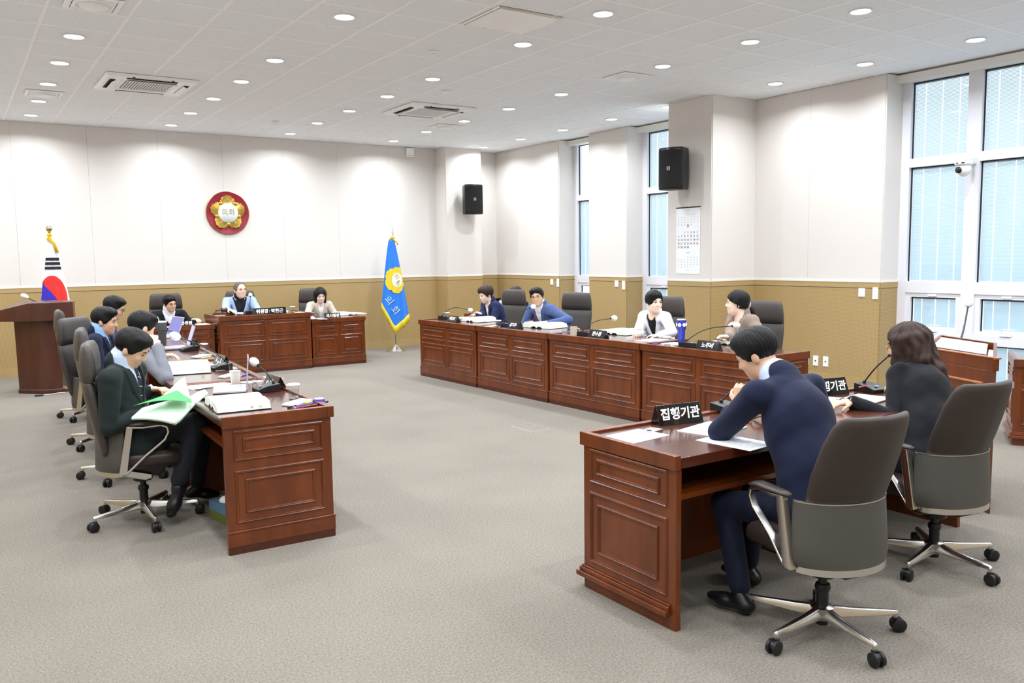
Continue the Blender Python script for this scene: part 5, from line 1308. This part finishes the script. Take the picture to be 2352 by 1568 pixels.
def open_book(pos, rz, w_, l_, tL, tR, label, cover='cover_black', tabs=0, tilt=0, pagem='page'):
    b = empty('open_book', pos, rz, label, 'book', 'open binders and books')
    MB().box(-w_-.006, w_+.006, -l_/2-.004, l_/2+.004, 0, .003).build('cover', cover, b)
    for s_, t in ((-1, tL), (1, tR)):
        top = [(0, .35*t), (.03*w_, .72*t), (.10*w_, .95*t), (.25*w_, t), (.55*w_, .96*t), (.80*w_, .86*t), (.92*w_, .74*t)]
        bot = [(1.0*w_, .006), (.97*w_, .004), (.42*w_, .004), (.30*w_, min(.35*t, .02)), (.12*w_, min(.4*t, .024)), (0, .004)]
        poly = [(s_*x, z) for x, z in top+bot]
        pg = MB().prism(poly, l_, (0, -l_/2, 0), (1, 0, 0), (0, 0, 1), (0, 1, 0)).build('pages', pagem, b, smooth=True, auto=True)
        ln = MB()
        for q in range(int(l_/.016)-3):
            y = l_/2-.025-q*.016
            for xa, xb, k in ((.16, .50, 1), (.54, .84, 1)):
                za = 1.0 if xa < .3 else .965; zb = .97 if xb < .6 else .80
                ln.add([(s_*xa*w_, y, za*t+.0008), (s_*xb*w_, y, zb*t+.0008), (s_*xb*w_, y+.005, zb*t+.0008), (s_*xa*w_, y+.005, za*t+.0008)], [(0, 1, 2, 3)])
        o = ln.build('print_lines', 'ink_pale', pg); o['kind'] = 'stuff'
        for k in range(tabs): 
            MB().box(s_*w_*.97, s_*(w_*.97+.016), -l_*.35+k*.05, -l_*.35+k*.05+.022, .5*t, .5*t+.001).build('index_tab', ('yellow', 'orange', 'pink', 'lime')[k % 4], b)
    return b
def paper(pos, rz, a, b, label, n=1, m_='paper', name='paper_sheet', printed=True, fan=0):
    p = empty(name, pos, rz, label, 'paper', 'loose papers')
    t = .0012 if n == 1 else .0006*n
    MB().box(-a/2, a/2, -b/2, b/2, 0, t).build('sheet', m_, p)
    if fan:
        mb = MB(); mb.T = Matrix.Translation((0, 0, t)) @ Matrix.Rotation(math.radians(fan), 4, 'Z'); mb.box(-a/2, a/2, -b/2, b/2, 0, .0012); mb.build('sheet', m_, p); t += .0012
    if printed:
        mb = MB(); 
        if fan: mb.T = Matrix.Rotation(math.radians(fan), 4, 'Z')
        for k in range(int(b/.02)-2): mb.box(-a*.38, a*.38*(.6 if k % 5 == 4 else 1), b*.40-k*.02, b*.40-k*.02+.006, t, t+.0003)
        o = mb.build('print_lines', 'ink_pale', p); o['kind'] = 'stuff'
    return p
def pen(a, b, z, m_, label, r=.0045):
    a, b = Vector((a.x, a.y, z+r)), Vector((b.x, b.y, z+r)); d = (b-a).normalized(); c = (a+b)/2
    p = empty('pen', (c.x, c.y, z), 0, label, 'pen', 'pens'); o = Vector((c.x, c.y, z))
    MB().tube([a-o+d*.012, b-o], r, 8).build('barrel', m_, p, smooth=True); MB().tube([a-o, a-o+d*.012], [.001, r*.9], 8).build('tip', 'plastic_grey', p, smooth=True)
    return p
def laptop(pos, rz, label, ang=105, m_='laptop_silver', w_=.32, d_=.22, scr='screen'):
    """local: -y is the user's side, hinge at +y"""
    l = empty('laptop', pos, rz, label, 'laptop', 'laptops')
    bs = MB().box(-w_/2, w_/2, -d_/2, d_/2, .002, .016).build('base', m_, l, bevel=.003)
    kb = MB()
    for i in range(12):
        for j in range(5): kb.box(-w_*.44+i*w_*.073, -w_*.44+i*w_*.073+w_*.062, d_*.38-j*.021-.017, d_*.38-j*.021, .016, .0172)
    kb.build('keyboard', 'key_grey', bs)['kind'] = 'stuff'
    MB().box(-.05, .05, -d_*.45, -d_*.12, .016, .0165).build('touchpad', 'key_grey', bs)
    a = math.radians(180-ang); T = Matrix.Translation((0, d_/2, .014)) @ Matrix.Rotation(-(math.radians(ang)-PI/2), 4, 'X')
    lid = MB(); lid.T = T; lid.box(-w_/2, w_/2, 0, .006, 0, d_); lo = lid.build('screen_lid', m_, l, bevel=.002)
    s_ = MB(); s_.T = T; s_.box(-w_/2+.008, w_/2-.008, -.0008, 0, .014, d_-.008); so = s_.build('display', scr, lo)
    return l
def tumbler(pos, label, m_, h=.2, r0=.034, r1=.045, straw=False, daisies=False):
    t = empty('tumbler', pos, 0, label, 'tumbler')
    MB().lathe([(r0*.95, 0), (r0, .004), (r0+(r1-r0)*.35, h*.55), (r1, h*.62), (r1, h)], 28).build('cup_body', m_, t, smooth=True, auto=True)
    MB().lathe([(r1*.98, h), (r1*1.02, h+.006), (r1*.9, h+.014), (.001, h+.014)], 28).build('lid', 'steel' if daisies else 'plastic_white', t, smooth=True, auto=True)
    if straw: MB().tube([(-.02, 0, h), (-.035, .01, h+.06)], .004, 8).build('straw', 'plastic_white', t, smooth=True)
    if daisies:
        for k in range(6):
            a = 2*PI*k/6+.35; c = Vector((math.cos(a), math.sin(a), 0)); s_ = Vector((-math.sin(a), math.cos(a), 0)); ctr = c*(r1+.0012)+Vector((0, 0, h*.80))
            fl = MB()
            for q in range(7):
                b = 2*PI*q/7; d = s_*math.cos(b)*.013+Vector((0, 0, math.sin(b)*.013)); p = ctr+d; p = Vector((p.x, p.y, 0)).normalized()*(r1+.001)+Vector((0, 0, p.z)); fl.ell(p, (.007, .007, .007), 8, 6)
            f = fl.build('daisy', 'letter_white', t, smooth=True); MB().ell(ctr, (.007, .007, .007), 8, 6).build('daisy_centre', 'flag_yellow', f, smooth=True)
    return t
def calculator(pos, rz, label, a=.10, b=.16):
    c = empty('calculator', pos, rz, label, 'calculator', 'calculators')
    MB().prism([(-b/2, 0), (b/2, 0), (b/2, .022), (-b/2, .010)], a, (-a/2, 0, 0), (0, 1, 0), (0, 0, 1), (1, 0, 0)).build('case', 'plastic_grey', c, bevel=.003)
    k = MB(); sl = .012/b
    for i in range(5):
        for j in range(5): y = -b*.42+j*b*.12; k.box(-a*.42+i*a*.17, -a*.42+i*a*.17+a*.13, y, y+b*.085, .010+(y+b/2)*sl, .014+(y+b/2)*sl)
    k.build('keys', 'plastic_white', c); MB().box(-a*.40, a*.40, b*.22, b*.42, .0195, .0225).build('display', 'foam_grey', c)
    return c
def on_top(x, y, z=ZT):
    p = atz(x, y, z); e = .085
    if z == ZT and p.x > 4.5 and p.y > 4.6:                  # keep clear of the aisle edge of the window-side row
        q = (Vector((p.x, p.y, 0))-r_org); t = q.dot(r_dir); d = q-r_dir*t; dep = d.x
        if dep < e+.006: p.x += e+.006-dep
        if t < .06: p.y -= .06-t
    if z in (ZC, ZS):
        y0 = 12.16 if z == ZC else (12.22 if p.x > 4 else 12.28)
        if p.y < y0+e: p.y = y0+e
    if z == ZT and p.x < 2.6 and p.y > 4.4:                  # left row: stay on the top
        p.y = max(p.y, 4.72)
    return p
bR, bL = 90-math.degrees(r_rz)-90, 0
FR = 269                                                     # the window-side plates face the aisle
# ------------------------------------------------ window-side row
s_row = math.radians(-88)
P_ = on_top
nameplate(P_(1042, 739), FR, '박경이', 'black name plate before the woman in the navy jacket', .24)
nameplate(P_(1182, 754), FR, '김치주', 'black name plate before the man in the blue jacket', .26)
nameplate(P_(1374, 776), FR, '한수정', 'black name plate before the woman in white', .26)
nameplate(P_(1628, 804), FR, '노주비', 'black name plate before the woman in the taupe jacket', .26)
mic(P_(1022, 733), 90, atx(1075, 711, 5.95), 'gooseneck microphone before the woman in the navy jacket')
mic(P_(1158, 750), 90, atx(1219, 706, 5.98), 'gooseneck microphone at the mouth of the man in the blue jacket', bend=.03)
mic(P_(1346, 771), 90, atx(1404, 731, 5.95), 'gooseneck microphone before the woman in white', bend=.06)
mic(P_(1582, 797), 90, atx(1683, 748, 6.0), 'gooseneck microphone before the woman in the taupe jacket', bend=.07)
glass(P_(999, 729), 'lidded water glass at the far end of the window-side row'); glass(P_(1144, 752), 'water glass between the two farthest window-side desks'); glass(P_(1297, 768), 'water glass beside the beige mug', lid=False); glass(P_(1530, 795), 'water glass beside the blue daisy tumbler')
open_book(P_(1100, 738), s_row, .20, .30, .05, .07, 'thick open white binder before the woman in the navy jacket', tabs=2)
open_book(P_(1252, 752), s_row+.15, .23, .31, .07, .065, 'thick open binder before the man in the blue jacket', tabs=3)
open_book(P_(1425, 766), s_row+.1, .22, .31, .05, .055, 'thick open binder before the woman in white')
open_book(P_(1695, 790), s_row, .20, .30, .04, .04, 'open binder before the woman in the taupe jacket')
paper(P_(1048, 727), s_row, .21, .30, 'loose papers behind the farthest window-side name plate', 6)
paper(P_(1090, 750), s_row+.2, .20, .12, 'sheet under the open binder at the farthest window-side desk', 2)
paper(P_(1500, 781), s_row+.3, .21, .30, 'loose papers before the woman in white', 5); paper(P_(1552, 789), s_row+.1, .21, .20, 'papers between glass and microphone at the near window-side desk', 4)
mg = empty('mug', P_(1318, 771), 0, 'plain beige mug on the window-side desks', 'mug'); MB().lathe([(.034, 0), (.038, .004), (.040, .10), (.036, .10), (.034, .012), (.001, .010)], 28).build('mug_body', 'mug_beige', mg, smooth=True, auto=True); MB().tube([(.036, -.01, .08), (.062, -.02, .075), (.066, -.02, .045), (.037, -.01, .025)], .006, 8).build('handle', 'mug_beige', mg, smooth=True)
tumbler(P_(1565, 785), 'blue tumbler with white daisies on the window-side desk', 'blue_steel', .215, .032, .046, daisies=True)
calculator(P_(1115, 752)+Vector((.05, .02, 0)), s_row, 'small calculator at the farthest window-side desk'); 
pen(P_(1100, 757), P_(1124, 758), ZT, 'purple', 'purple pen near the second window-side microphone'); pen(P_(1492, 789), P_(1512, 791), ZT, 'purple', 'purple pen before the blue tumbler'); pen(P_(1500, 785), P_(1520, 787), ZT, 'yellow', 'yellow marker before the blue tumbler')
pen(atx(1461, 754, 6.0), atx(1474, 763, 5.99), atx(1461, 757, 6.0).z, 'orange', 'orange pencil held by the woman in white'); pen(atx(1640, 776, 6.0), atx(1660, 782, 5.96), atx(1650, 780, 6.0).z, 'black_plastic', 'black pen held by the woman in the taupe jacket'); pen(atx(1203, 742, 5.95), atx(1215, 741, 5.95), .80, 'orange', 'orange marker held by the man in the blue jacket')
# assistant's laptop behind the first desk
laptop((7.05, 11.42, .7235), s_row+PI/2+.35+PI, 'open black laptop on the side desk behind the navy-jacket woman', 110, 'black_plastic', .38, .26, 'screen')
bx = empty('document_stand', (7.12, 10.86, .7235), s_row, 'upright white document tray on the side desk', 'tray'); MB().box(-.02, .0, -.11, .11, 0, .24).build('back_plate', 'plastic_white', bx, bevel=.003); MB().box(.0, .12, -.11, .11, 0, .01).build('foot', 'plastic_white', bx, bevel=.002)
# ------------------------------------------------ head table
nameplate(P_(628, 724, ZC), 180, '위원장|박한근', 'long black name plate on the chairman desk', .50, .105, .08, .066, grp='head table name plates')
nameplate(P_(771, 732, ZS), 180, '의사팀장', 'black name plate on the desk beside the blue flag', .25, .085, .08, .058, grp='head table name plates')
nameplate(P_(423, 749, ZS), 180, '전문위원', 'black name plate on the desk left of the chairman', .28, .085, .08, .058, grp='head table name plates')
gv = empty('gavel_block', P_(514, 723, ZC), .05, 'dark wooden gavel block on the chairman desk', 'gavel block'); MB().box(-.14, .14, -.09, .09, 0, .022).build('plinth', 'wood_gavel', gv, bevel=.006); MB().box(-.12, .12, -.075, .075, .022, .042).build('block', 'wood_gavel', gv, bevel=.008)
gp = P_(516, 715, ZC+.042)
gl_ = empty('gavel', (gv.location.x+.01, gv.location.y, ZC+.042), .1, 'small turned wooden gavel on its block', 'gavel'); MB().lathe([(.026, -.045), (.034, -.04), (.034, -.02), (.028, -.015), (.028, .015), (.034, .02), (.034, .04), (.026, .045)], 20, (0, 0, .034), axis='x').build('gavel_head', 'wood_gavel', gl_, smooth=True, auto=True); MB().tube([(0, .0, .034), (-.05, .06, .03), (-.09, .11, .016)], [.008, .009, .011], 10).build('handle', 'wood_gavel', gl_, smooth=True)
mic(P_(572, 721, ZC), 0, aty(575, 681, 12.72), 'microphone with pink-white cover on the chairman desk', bend=.02)
paper(P_(553, 719, ZC), .4, .21, .30, 'creased papers before the chairman', 8, fan=12); paper(P_(697, 717, ZC), .1, .21, .30, 'white papers at the right end of the chairman desk', 6); paper(P_(640, 718, ZC)+Vector((0, .12, 0)), .2, .3, .21, 'stack of papers behind the long name plate', 40); paper(Vector((3.24, 12.62, ZC)), .2, .15, .10, 'small note at the left end of the chairman desk', 3)
glass(P_(672, 717, ZC), 'lidded water glass on the chairman desk')
paper(P_(727, 733, ZS), -.2, .30, .21, 'crumpled papers before the woman in beige', 10, fan=-14)
open_book(P_(808, 723, ZS)+Vector((0, .10, 0)), .05, .24, .32, .05, .03, 'open white binder at the right end of the head table')
paper(P_(468, 745, ZS), .1, .21, .30, 'white papers right of the left head-table name plate', 10, fan=9); paper(P_(396, 752, ZS), .3, .21, .20, 'papers before the man in the black jacket', 6)
nb_ = empty('notebook', P_(450, 741, ZS)+Vector((0, .18, 0)), .2, 'pale notebook under the hand of the man in black', 'notebook'); MB().box(-.09, .09, -.12, .12, 0, .016).build('pages', 'page', nb_); MB().box(-.092, .092, -.122, .122, .016, .019).build('cover', 'suit_beige', nb_)
# ------------------------------------------------ left row
nameplate(P_(626, 893)+Vector((.03, .05, 0)), 268, None, 'black name plate at the nearest left desk', .25, seed=3); nameplate(P_(510, 838), 268, None, 'black name plate at the second left desk', .25, seed=5); nameplate(P_(441, 800)+Vector((.03, .07, 0)), 268, None, 'black name plate at the third left desk', .25, seed=8)
mic(P_(612, 898), 268, aty(592, 838, atz(612, 898, ZT).y+.10), 'gooseneck microphone at the nearest left desk', bend=.02)
mic(P_(508, 848), 268, aty(412, 775, atz(508, 848, ZT).y+.12), 'long gooseneck microphone at the second left desk', bend=.05, cov_r=(.034, .034, .046))
mic(P_(434, 805), 268, aty(352, 755, atz(434, 805, ZT).y+.15), 'gooseneck microphone at the third left desk', bend=.07, cover=None)
glass(P_(675, 914), 'lidded water glass at the near corner of the left row'); glass(P_(468, 811), 'lidded water glass at the third left desk'); glass(P_(537, 858), 'open water glass behind the paper cup', lid=False)
cp = empty('paper_cup', P_(541, 882), 0, 'white paper cup on the nearest left desk', 'cup'); MB().lathe([(.027, 0), (.028, .002), (.037, .092), (.035, .092), (.026, .006), (.001, .006)], 28).build('cup_wall', 'cup_paper', cp, smooth=True, auto=True); MB().lathe([(.036, .090), (.0392, .092), (.0392, .097), (.036, .098)], 28, cap=False).build('rim', 'cup_paper', cp, smooth=True)
open_book(P_(545, 933), math.radians(86), .20, .30, .055, .06, 'thick open book at the near corner of the left row', tabs=2)
bb = open_book(P_(432, 852), math.radians(80), .22, .31, .075, .075, 'very thick open binder at the second left desk', tabs=1)
ph = empty('smartphone', P_(478, 916), .4, 'dark phone at the edge of the nearest left desk', 'phone'); MB().box(-.035, .035, -.07, .07, 0, .009).build('body', 'black_plastic', ph, bevel=.003); MB().box(-.032, .032, -.067, .067, .009, .0095).build('screen', 'black_gloss', ph)
laptop(P_(528, 896), math.radians(-106), 'open silver laptop on the nearest left desk', 95, 'laptop_silver', .30, .21)
laptop(P_(404, 800), math.radians(-98), 'open grey laptop on the third left desk', 108, 'laptop_grey', .32, .22, 'screen_block'); laptop(P_(372, 775), math.radians(-80), 'open silver laptop on the farthest left desk', 112, 'laptop_silver', .33, .23)
calculator(P_(683, 928), math.radians(-62), 'grey calculator at the near corner of the left row', .10, .17); calculator(P_(462, 820), math.radians(-60), 'grey calculator at the third left desk'); calculator(P_(522, 866), math.radians(-60), 'small calculator left of the paper cup', .07, .12)
ty = empty('pen_tray', P_(708, 931), math.radians(-58), 'flat black pen tray on the near corner of the left row', 'tray'); MB().box(-.05, .05, -.13, .13, 0, .003).box(-.05, -.046, -.13, .13, .003, .010).box(.046, .05, -.13, .13, .003, .010).build('tray', 'black_plastic', ty)
pen(P_(672, 938), P_(722, 929), ZT+.004, 'purple', 'purple pen in the black tray'); pen(P_(676, 941), P_(728, 932), ZT+.004, 'red', 'red pen in the black tray')
st = empty('sticky_notes', P_(708, 929)+Vector((0, 0, .012)), .5, 'small block of yellow sticky notes', 'sticky notes'); MB().box(-.025, .025, -.012, .012, 0, .008).build('pad', 'yellow', st)
tp = empty('tape_case', P_(733, 923), 0, 'round purple flat case at the near corner of the left row', 'case'); MB().lathe([(.034, 0), (.036, .004), (.036, .016), (.034, .02), (.001, .021)], 28).build('case', 'purple', tp, smooth=True, auto=True); MB().lathe([(.033, .0205), (.030, .023), (.001, .0235)], 28).build('lid', 'violet_pale', tp, smooth=True)
pen(P_(452, 821), P_(478, 817), ZT, 'purple', 'purple pen beside the third left desk calculator'); pen(P_(470, 820), P_(482, 817), ZT, 'purple', 'purple pen at the outer edge of the third left desk'); pen(P_(462, 824), P_(484, 820), ZT, 'yellow', 'yellow marker at the third left desk'); pen(P_(552, 865), P_(585, 857), ZT, 'purple', 'purple pen behind the paper cup'); pen(P_(515, 869), P_(535, 865), ZT, 'lime', 'lime marker left of the paper cup')
paper(P_(470, 886), .3, .30, .21, 'white papers behind the green book', 8, fan=10); paper(P_(592, 872), .25, .30, .21, 'white paper sheet under the spectacles', 2); paper(P_(470, 838), .1, .42, .10, 'white paper strip at the second left desk', 3); paper(P_(505, 845), .2, .21, .30, 'clear file sheet at the second left desk', 2, 'foam_white')
sg = empty('spectacles', P_(576, 880), .3, 'black-rimmed spectacles lying on the nearest left desk', 'spectacles')
g = MB()
for s_ in (-1, 1):
    g.tube([(s_*.033+.024*math.cos(2*PI*k/16), 0, .022+.020*math.sin(2*PI*k/16)) for k in range(16)], .0018, 6, closed=True); g.tube([(s_*.058, 0, .026), (s_*.062, .07, .02), (s_*.058, .13, .003)], .0018, 6)
g.tube([(-.01, 0, .028), (0, .002, .031), (.01, 0, .028)], .0018, 6); g.build('frame', 'black_plastic', sg, smooth=True)
for s_ in (-1, 1): MB().lathe([(.001, 0), (.0225, 0)], 16, (s_*.033, 0, .022), axis='y', cap=False).build('lens', 'thin_glass', sg)
tumbler(P_(374, 792), 'dark grey tumbler with straw on the far left desk', 'grey_tumbler', .235, .036, .050, straw=True)
# upright leaf of the big binder on the second left desk
lf = empty('paper_sheet', P_(402, 836)+Vector((-.04, .03, .05)), math.radians(84), 'turned-up white page of the thick binder on the second left desk', 'paper', 'loose papers')
vs = [(-.15+.30*i/8, .02*math.sin(PI*j/6)+.10*j/6, .20*j/6) for j in range(7) for i in range(9)]
o = MB().add(vs, [(j*9+i, j*9+i+1, (j+1)*9+i+1, (j+1)*9+i) for j in range(6) for i in range(8)]).build('sheet', 'paper', lf, smooth=True); o.modifiers.new('t', 'SOLIDIFY').thickness = .001
# the green book in the hands of the man in dark green
gb = empty('open_book', aty(410, 930, 5.40), 0, 'open booklet with a bright green sheet held by the man in dark green', 'book')
g0 = Vector(gb.location)
def sheet(name, P4, m_, bow=(0, 0, 0), thick=.001, n=10):
    a, b, c, d = [Vector(p)-g0 for p in P4]; bow = Vector(bow); vs = []
    for j in range(n+1):
        for i in range(n+1):
            u, v = i/n, j/n; p = a.lerp(b, u).lerp(d.lerp(c, u), v)+bow*math.sin(PI*u)*(1-.3*v); vs.append(p)
    o = MB().add(vs, [(j*(n+1)+i, j*(n+1)+i+1, (j+1)*(n+1)+i+1, (j+1)*(n+1)+i) for j in range(n) for i in range(n)]).build(name, m_, gb, smooth=True)
    s_ = o.modifiers.new('t', 'SOLIDIFY'); s_.thickness = thick; return o
q = lambda x, y, Y: aty(x, y, Y)
sheet('page_stack', [q(302, 958, 5.27), q(406, 973, 5.25), q(470, 904, 5.44), q(326, 936, 5.45)], 'page_mint', (0, 0, .012), .016)
sheet('page_stack', [q(408, 968, 5.27), q(476, 900, 5.42), q(470, 894, 5.55), q(430, 915, 5.50)], 'page_mint', (0, 0, .01), .014)
sheet('green_sheet', [q(307, 931, 5.30), q(441, 924, 5.30), q(432, 897, 5.46), q(390, 903, 5.44)], 'page_green', (0, 0, .022))
sheet('turned_page', [q(372, 910, 5.45), q(438, 918, 5.34), q(424, 866, 5.50), q(398, 886, 5.52)], 'page_mint', (0, 0, .01))
for k, (x, y, c_) in enumerate(((392, 972, 'pink'), (400, 971, 'yellow'), (458, 903, 'lime'), (464, 898, 'lime'))):
    p = Vector(q(x, y, 5.255 if k < 2 else 5.47))-g0; MB().cbox(p, (.016, .010, .002)).build('index_tab', c_, gb)
# tissue box on the floor below the near left desk
tb_ = empty('tissue_box', (1.36, 5.35, 0), .2, 'blue and green tissue box on the floor under the left desk', 'tissue box'); MB().box(-.06, .06, -.115, .115, 0, .06).build('lower_box', 'tissue_green', tb_); MB().box(-.06, .06, -.115, .115, .06, .12).build('upper_box', 'tissue_blue', tb_); MB().ell((0, 0, .125), (.04, .05, .03), 12, 8).build('tissue', 'foam_white', tb_, smooth=True)
# ------------------------------------------------ foreground desks
nameplate(P_(1546, 968)+Vector((0, -.03, 0)), 190, '집행기관', 'black name plate on the foreground desk beside the man in navy', .27, .10, .09, .066, grp='foreground name plates')
nameplate(P_(1890, 904)+Vector((0, -.03, 0)), 192, '집행기관', 'black name plate on the desk of the long-haired woman', .27, .10, .09, .066, grp='foreground name plates')
paper(P_(1457, 1002), .12, .29, .20, 'blank white sheet at the corner of the foreground desk', 1, printed=False)
sp_ = paper(P_(1636, 986), .22, .30, .22, 'spiral-bound papers under the arm of the man in navy', 8, name='spiral_notebook')
sw_ = MB()
for k in range(22): sw_.tube([(-.14+k*.0130, .108+.008*math.cos(a), .004+.008*math.sin(a)) for a in [2*PI*t/10 for t in range(10)]], .0009, 5, closed=True)
sw_.build('spiral_wire', 'black_plastic', sp_)['kind'] = 'stuff'
paper(P_(1690, 1015), .1, .21, .30, 'white paper under the elbow of the man in navy', 2)
gm = empty('cable_grommet', P_(1491, 989), .25, 'flat grey cable grommet plate on the foreground desk', 'grommet'); MB().box(-.075, .075, -.035, .035, 0, .002).build('plate', 'grille_grey', gm); MB().lathe([(.001, .0024), (.012, .0024), (.013, .002)], 16, cap=False).build('hole', 'dark_slot', gm)
mic(P_(1672, 946), 180, (3.72, 3.10, .93), 'microphone base half hidden by the man in navy', cover=None, bend=.05)
mic(P_(1990, 897)+Vector((0, -.03, 0)), 185, aty(2044, 815, 2.92), 'gooseneck microphone before the long-haired woman', bend=.02, cover=None)
pen(P_(1972, 903), P_(2000, 899), ZT+.034, 'red', 'red pen lying on the microphone base'); pen(P_(2006, 887), P_(2024, 891), ZT, 'yellow', 'yellow marker behind the microphone base'); pen(P_(2016, 893), P_(2036, 890), ZT, 'purple', 'purple pen beside the long-haired woman')
paper(P_(1925, 922), .3, .21, .30, 'white papers under the hand of the long-haired woman', 10, fan=8)
nb2 = paper(P_(1985, 918), .15, .30, .21, 'cream spiral notebook before the long-haired woman', 12, 'shirt_cream', 'spiral_notebook')
# lectern microphones and the cable on the floor
def lect_mic(base, tip, label, cov=True):
    b = Vector(base); m_ = empty('lectern_microphone', b, 0, label, 'microphone'); q_ = Vector(tip)-b
    pts = [Vector((0, 0, 0)).lerp(q_, t/10)+Vector((0, 0, -.03*math.sin(PI*t/10))) for t in range(11)]
    MB().tube(pts, [.007]*6+[.0055]*5, 8).lathe([(.02, -.01), (.018, .008), (.008, .014)], 12).build('gooseneck', 'black_plastic', m_, smooth=True); d = (pts[-1]-pts[-2]).normalized()
    R = d.to_track_quat('Z', 'Y').to_matrix(); MB().ell(q_+d*.03, (.032, .032, .05), 16, 12, R).build('foam_cover', 'foam_white', m_, smooth=True); MB().tube([q_-d*.015, q_+d*.01], .012, 10).build('capsule', 'black_plastic', m_, smooth=True)
bk = Vector(on(.62, .90, 1.015))+LECT
lect_mic(bk, aty(2224, 700, 3.20), 'long gooseneck microphone with white cover on the right lectern')
lect_mic((1.00, 12.30, 1.15), aty(62, 683, 12.35), 'gooseneck microphone with white cover on the dark left lectern')
cb = empty('floor_cable', (*atz(110, 906, 0).xy, 0), 0, 'pale cable lying on the floor beside the dark lectern', 'cable'); o0 = Vector(cb.location)
MB().tube([atz(x, y, .006)-o0+Vector((0, 0, 0)) for x, y in ((76, 909), (92, 908), (112, 906), (135, 902), (150, 901))], .006, 8).build('cable', 'plastic_grey', cb, smooth=True); MB().tube([atz(80, 909, .008)-o0, atz(100, 907.5, .008)-o0], .013, 8).build('cable_plug', 'black_plastic', cb, smooth=True)
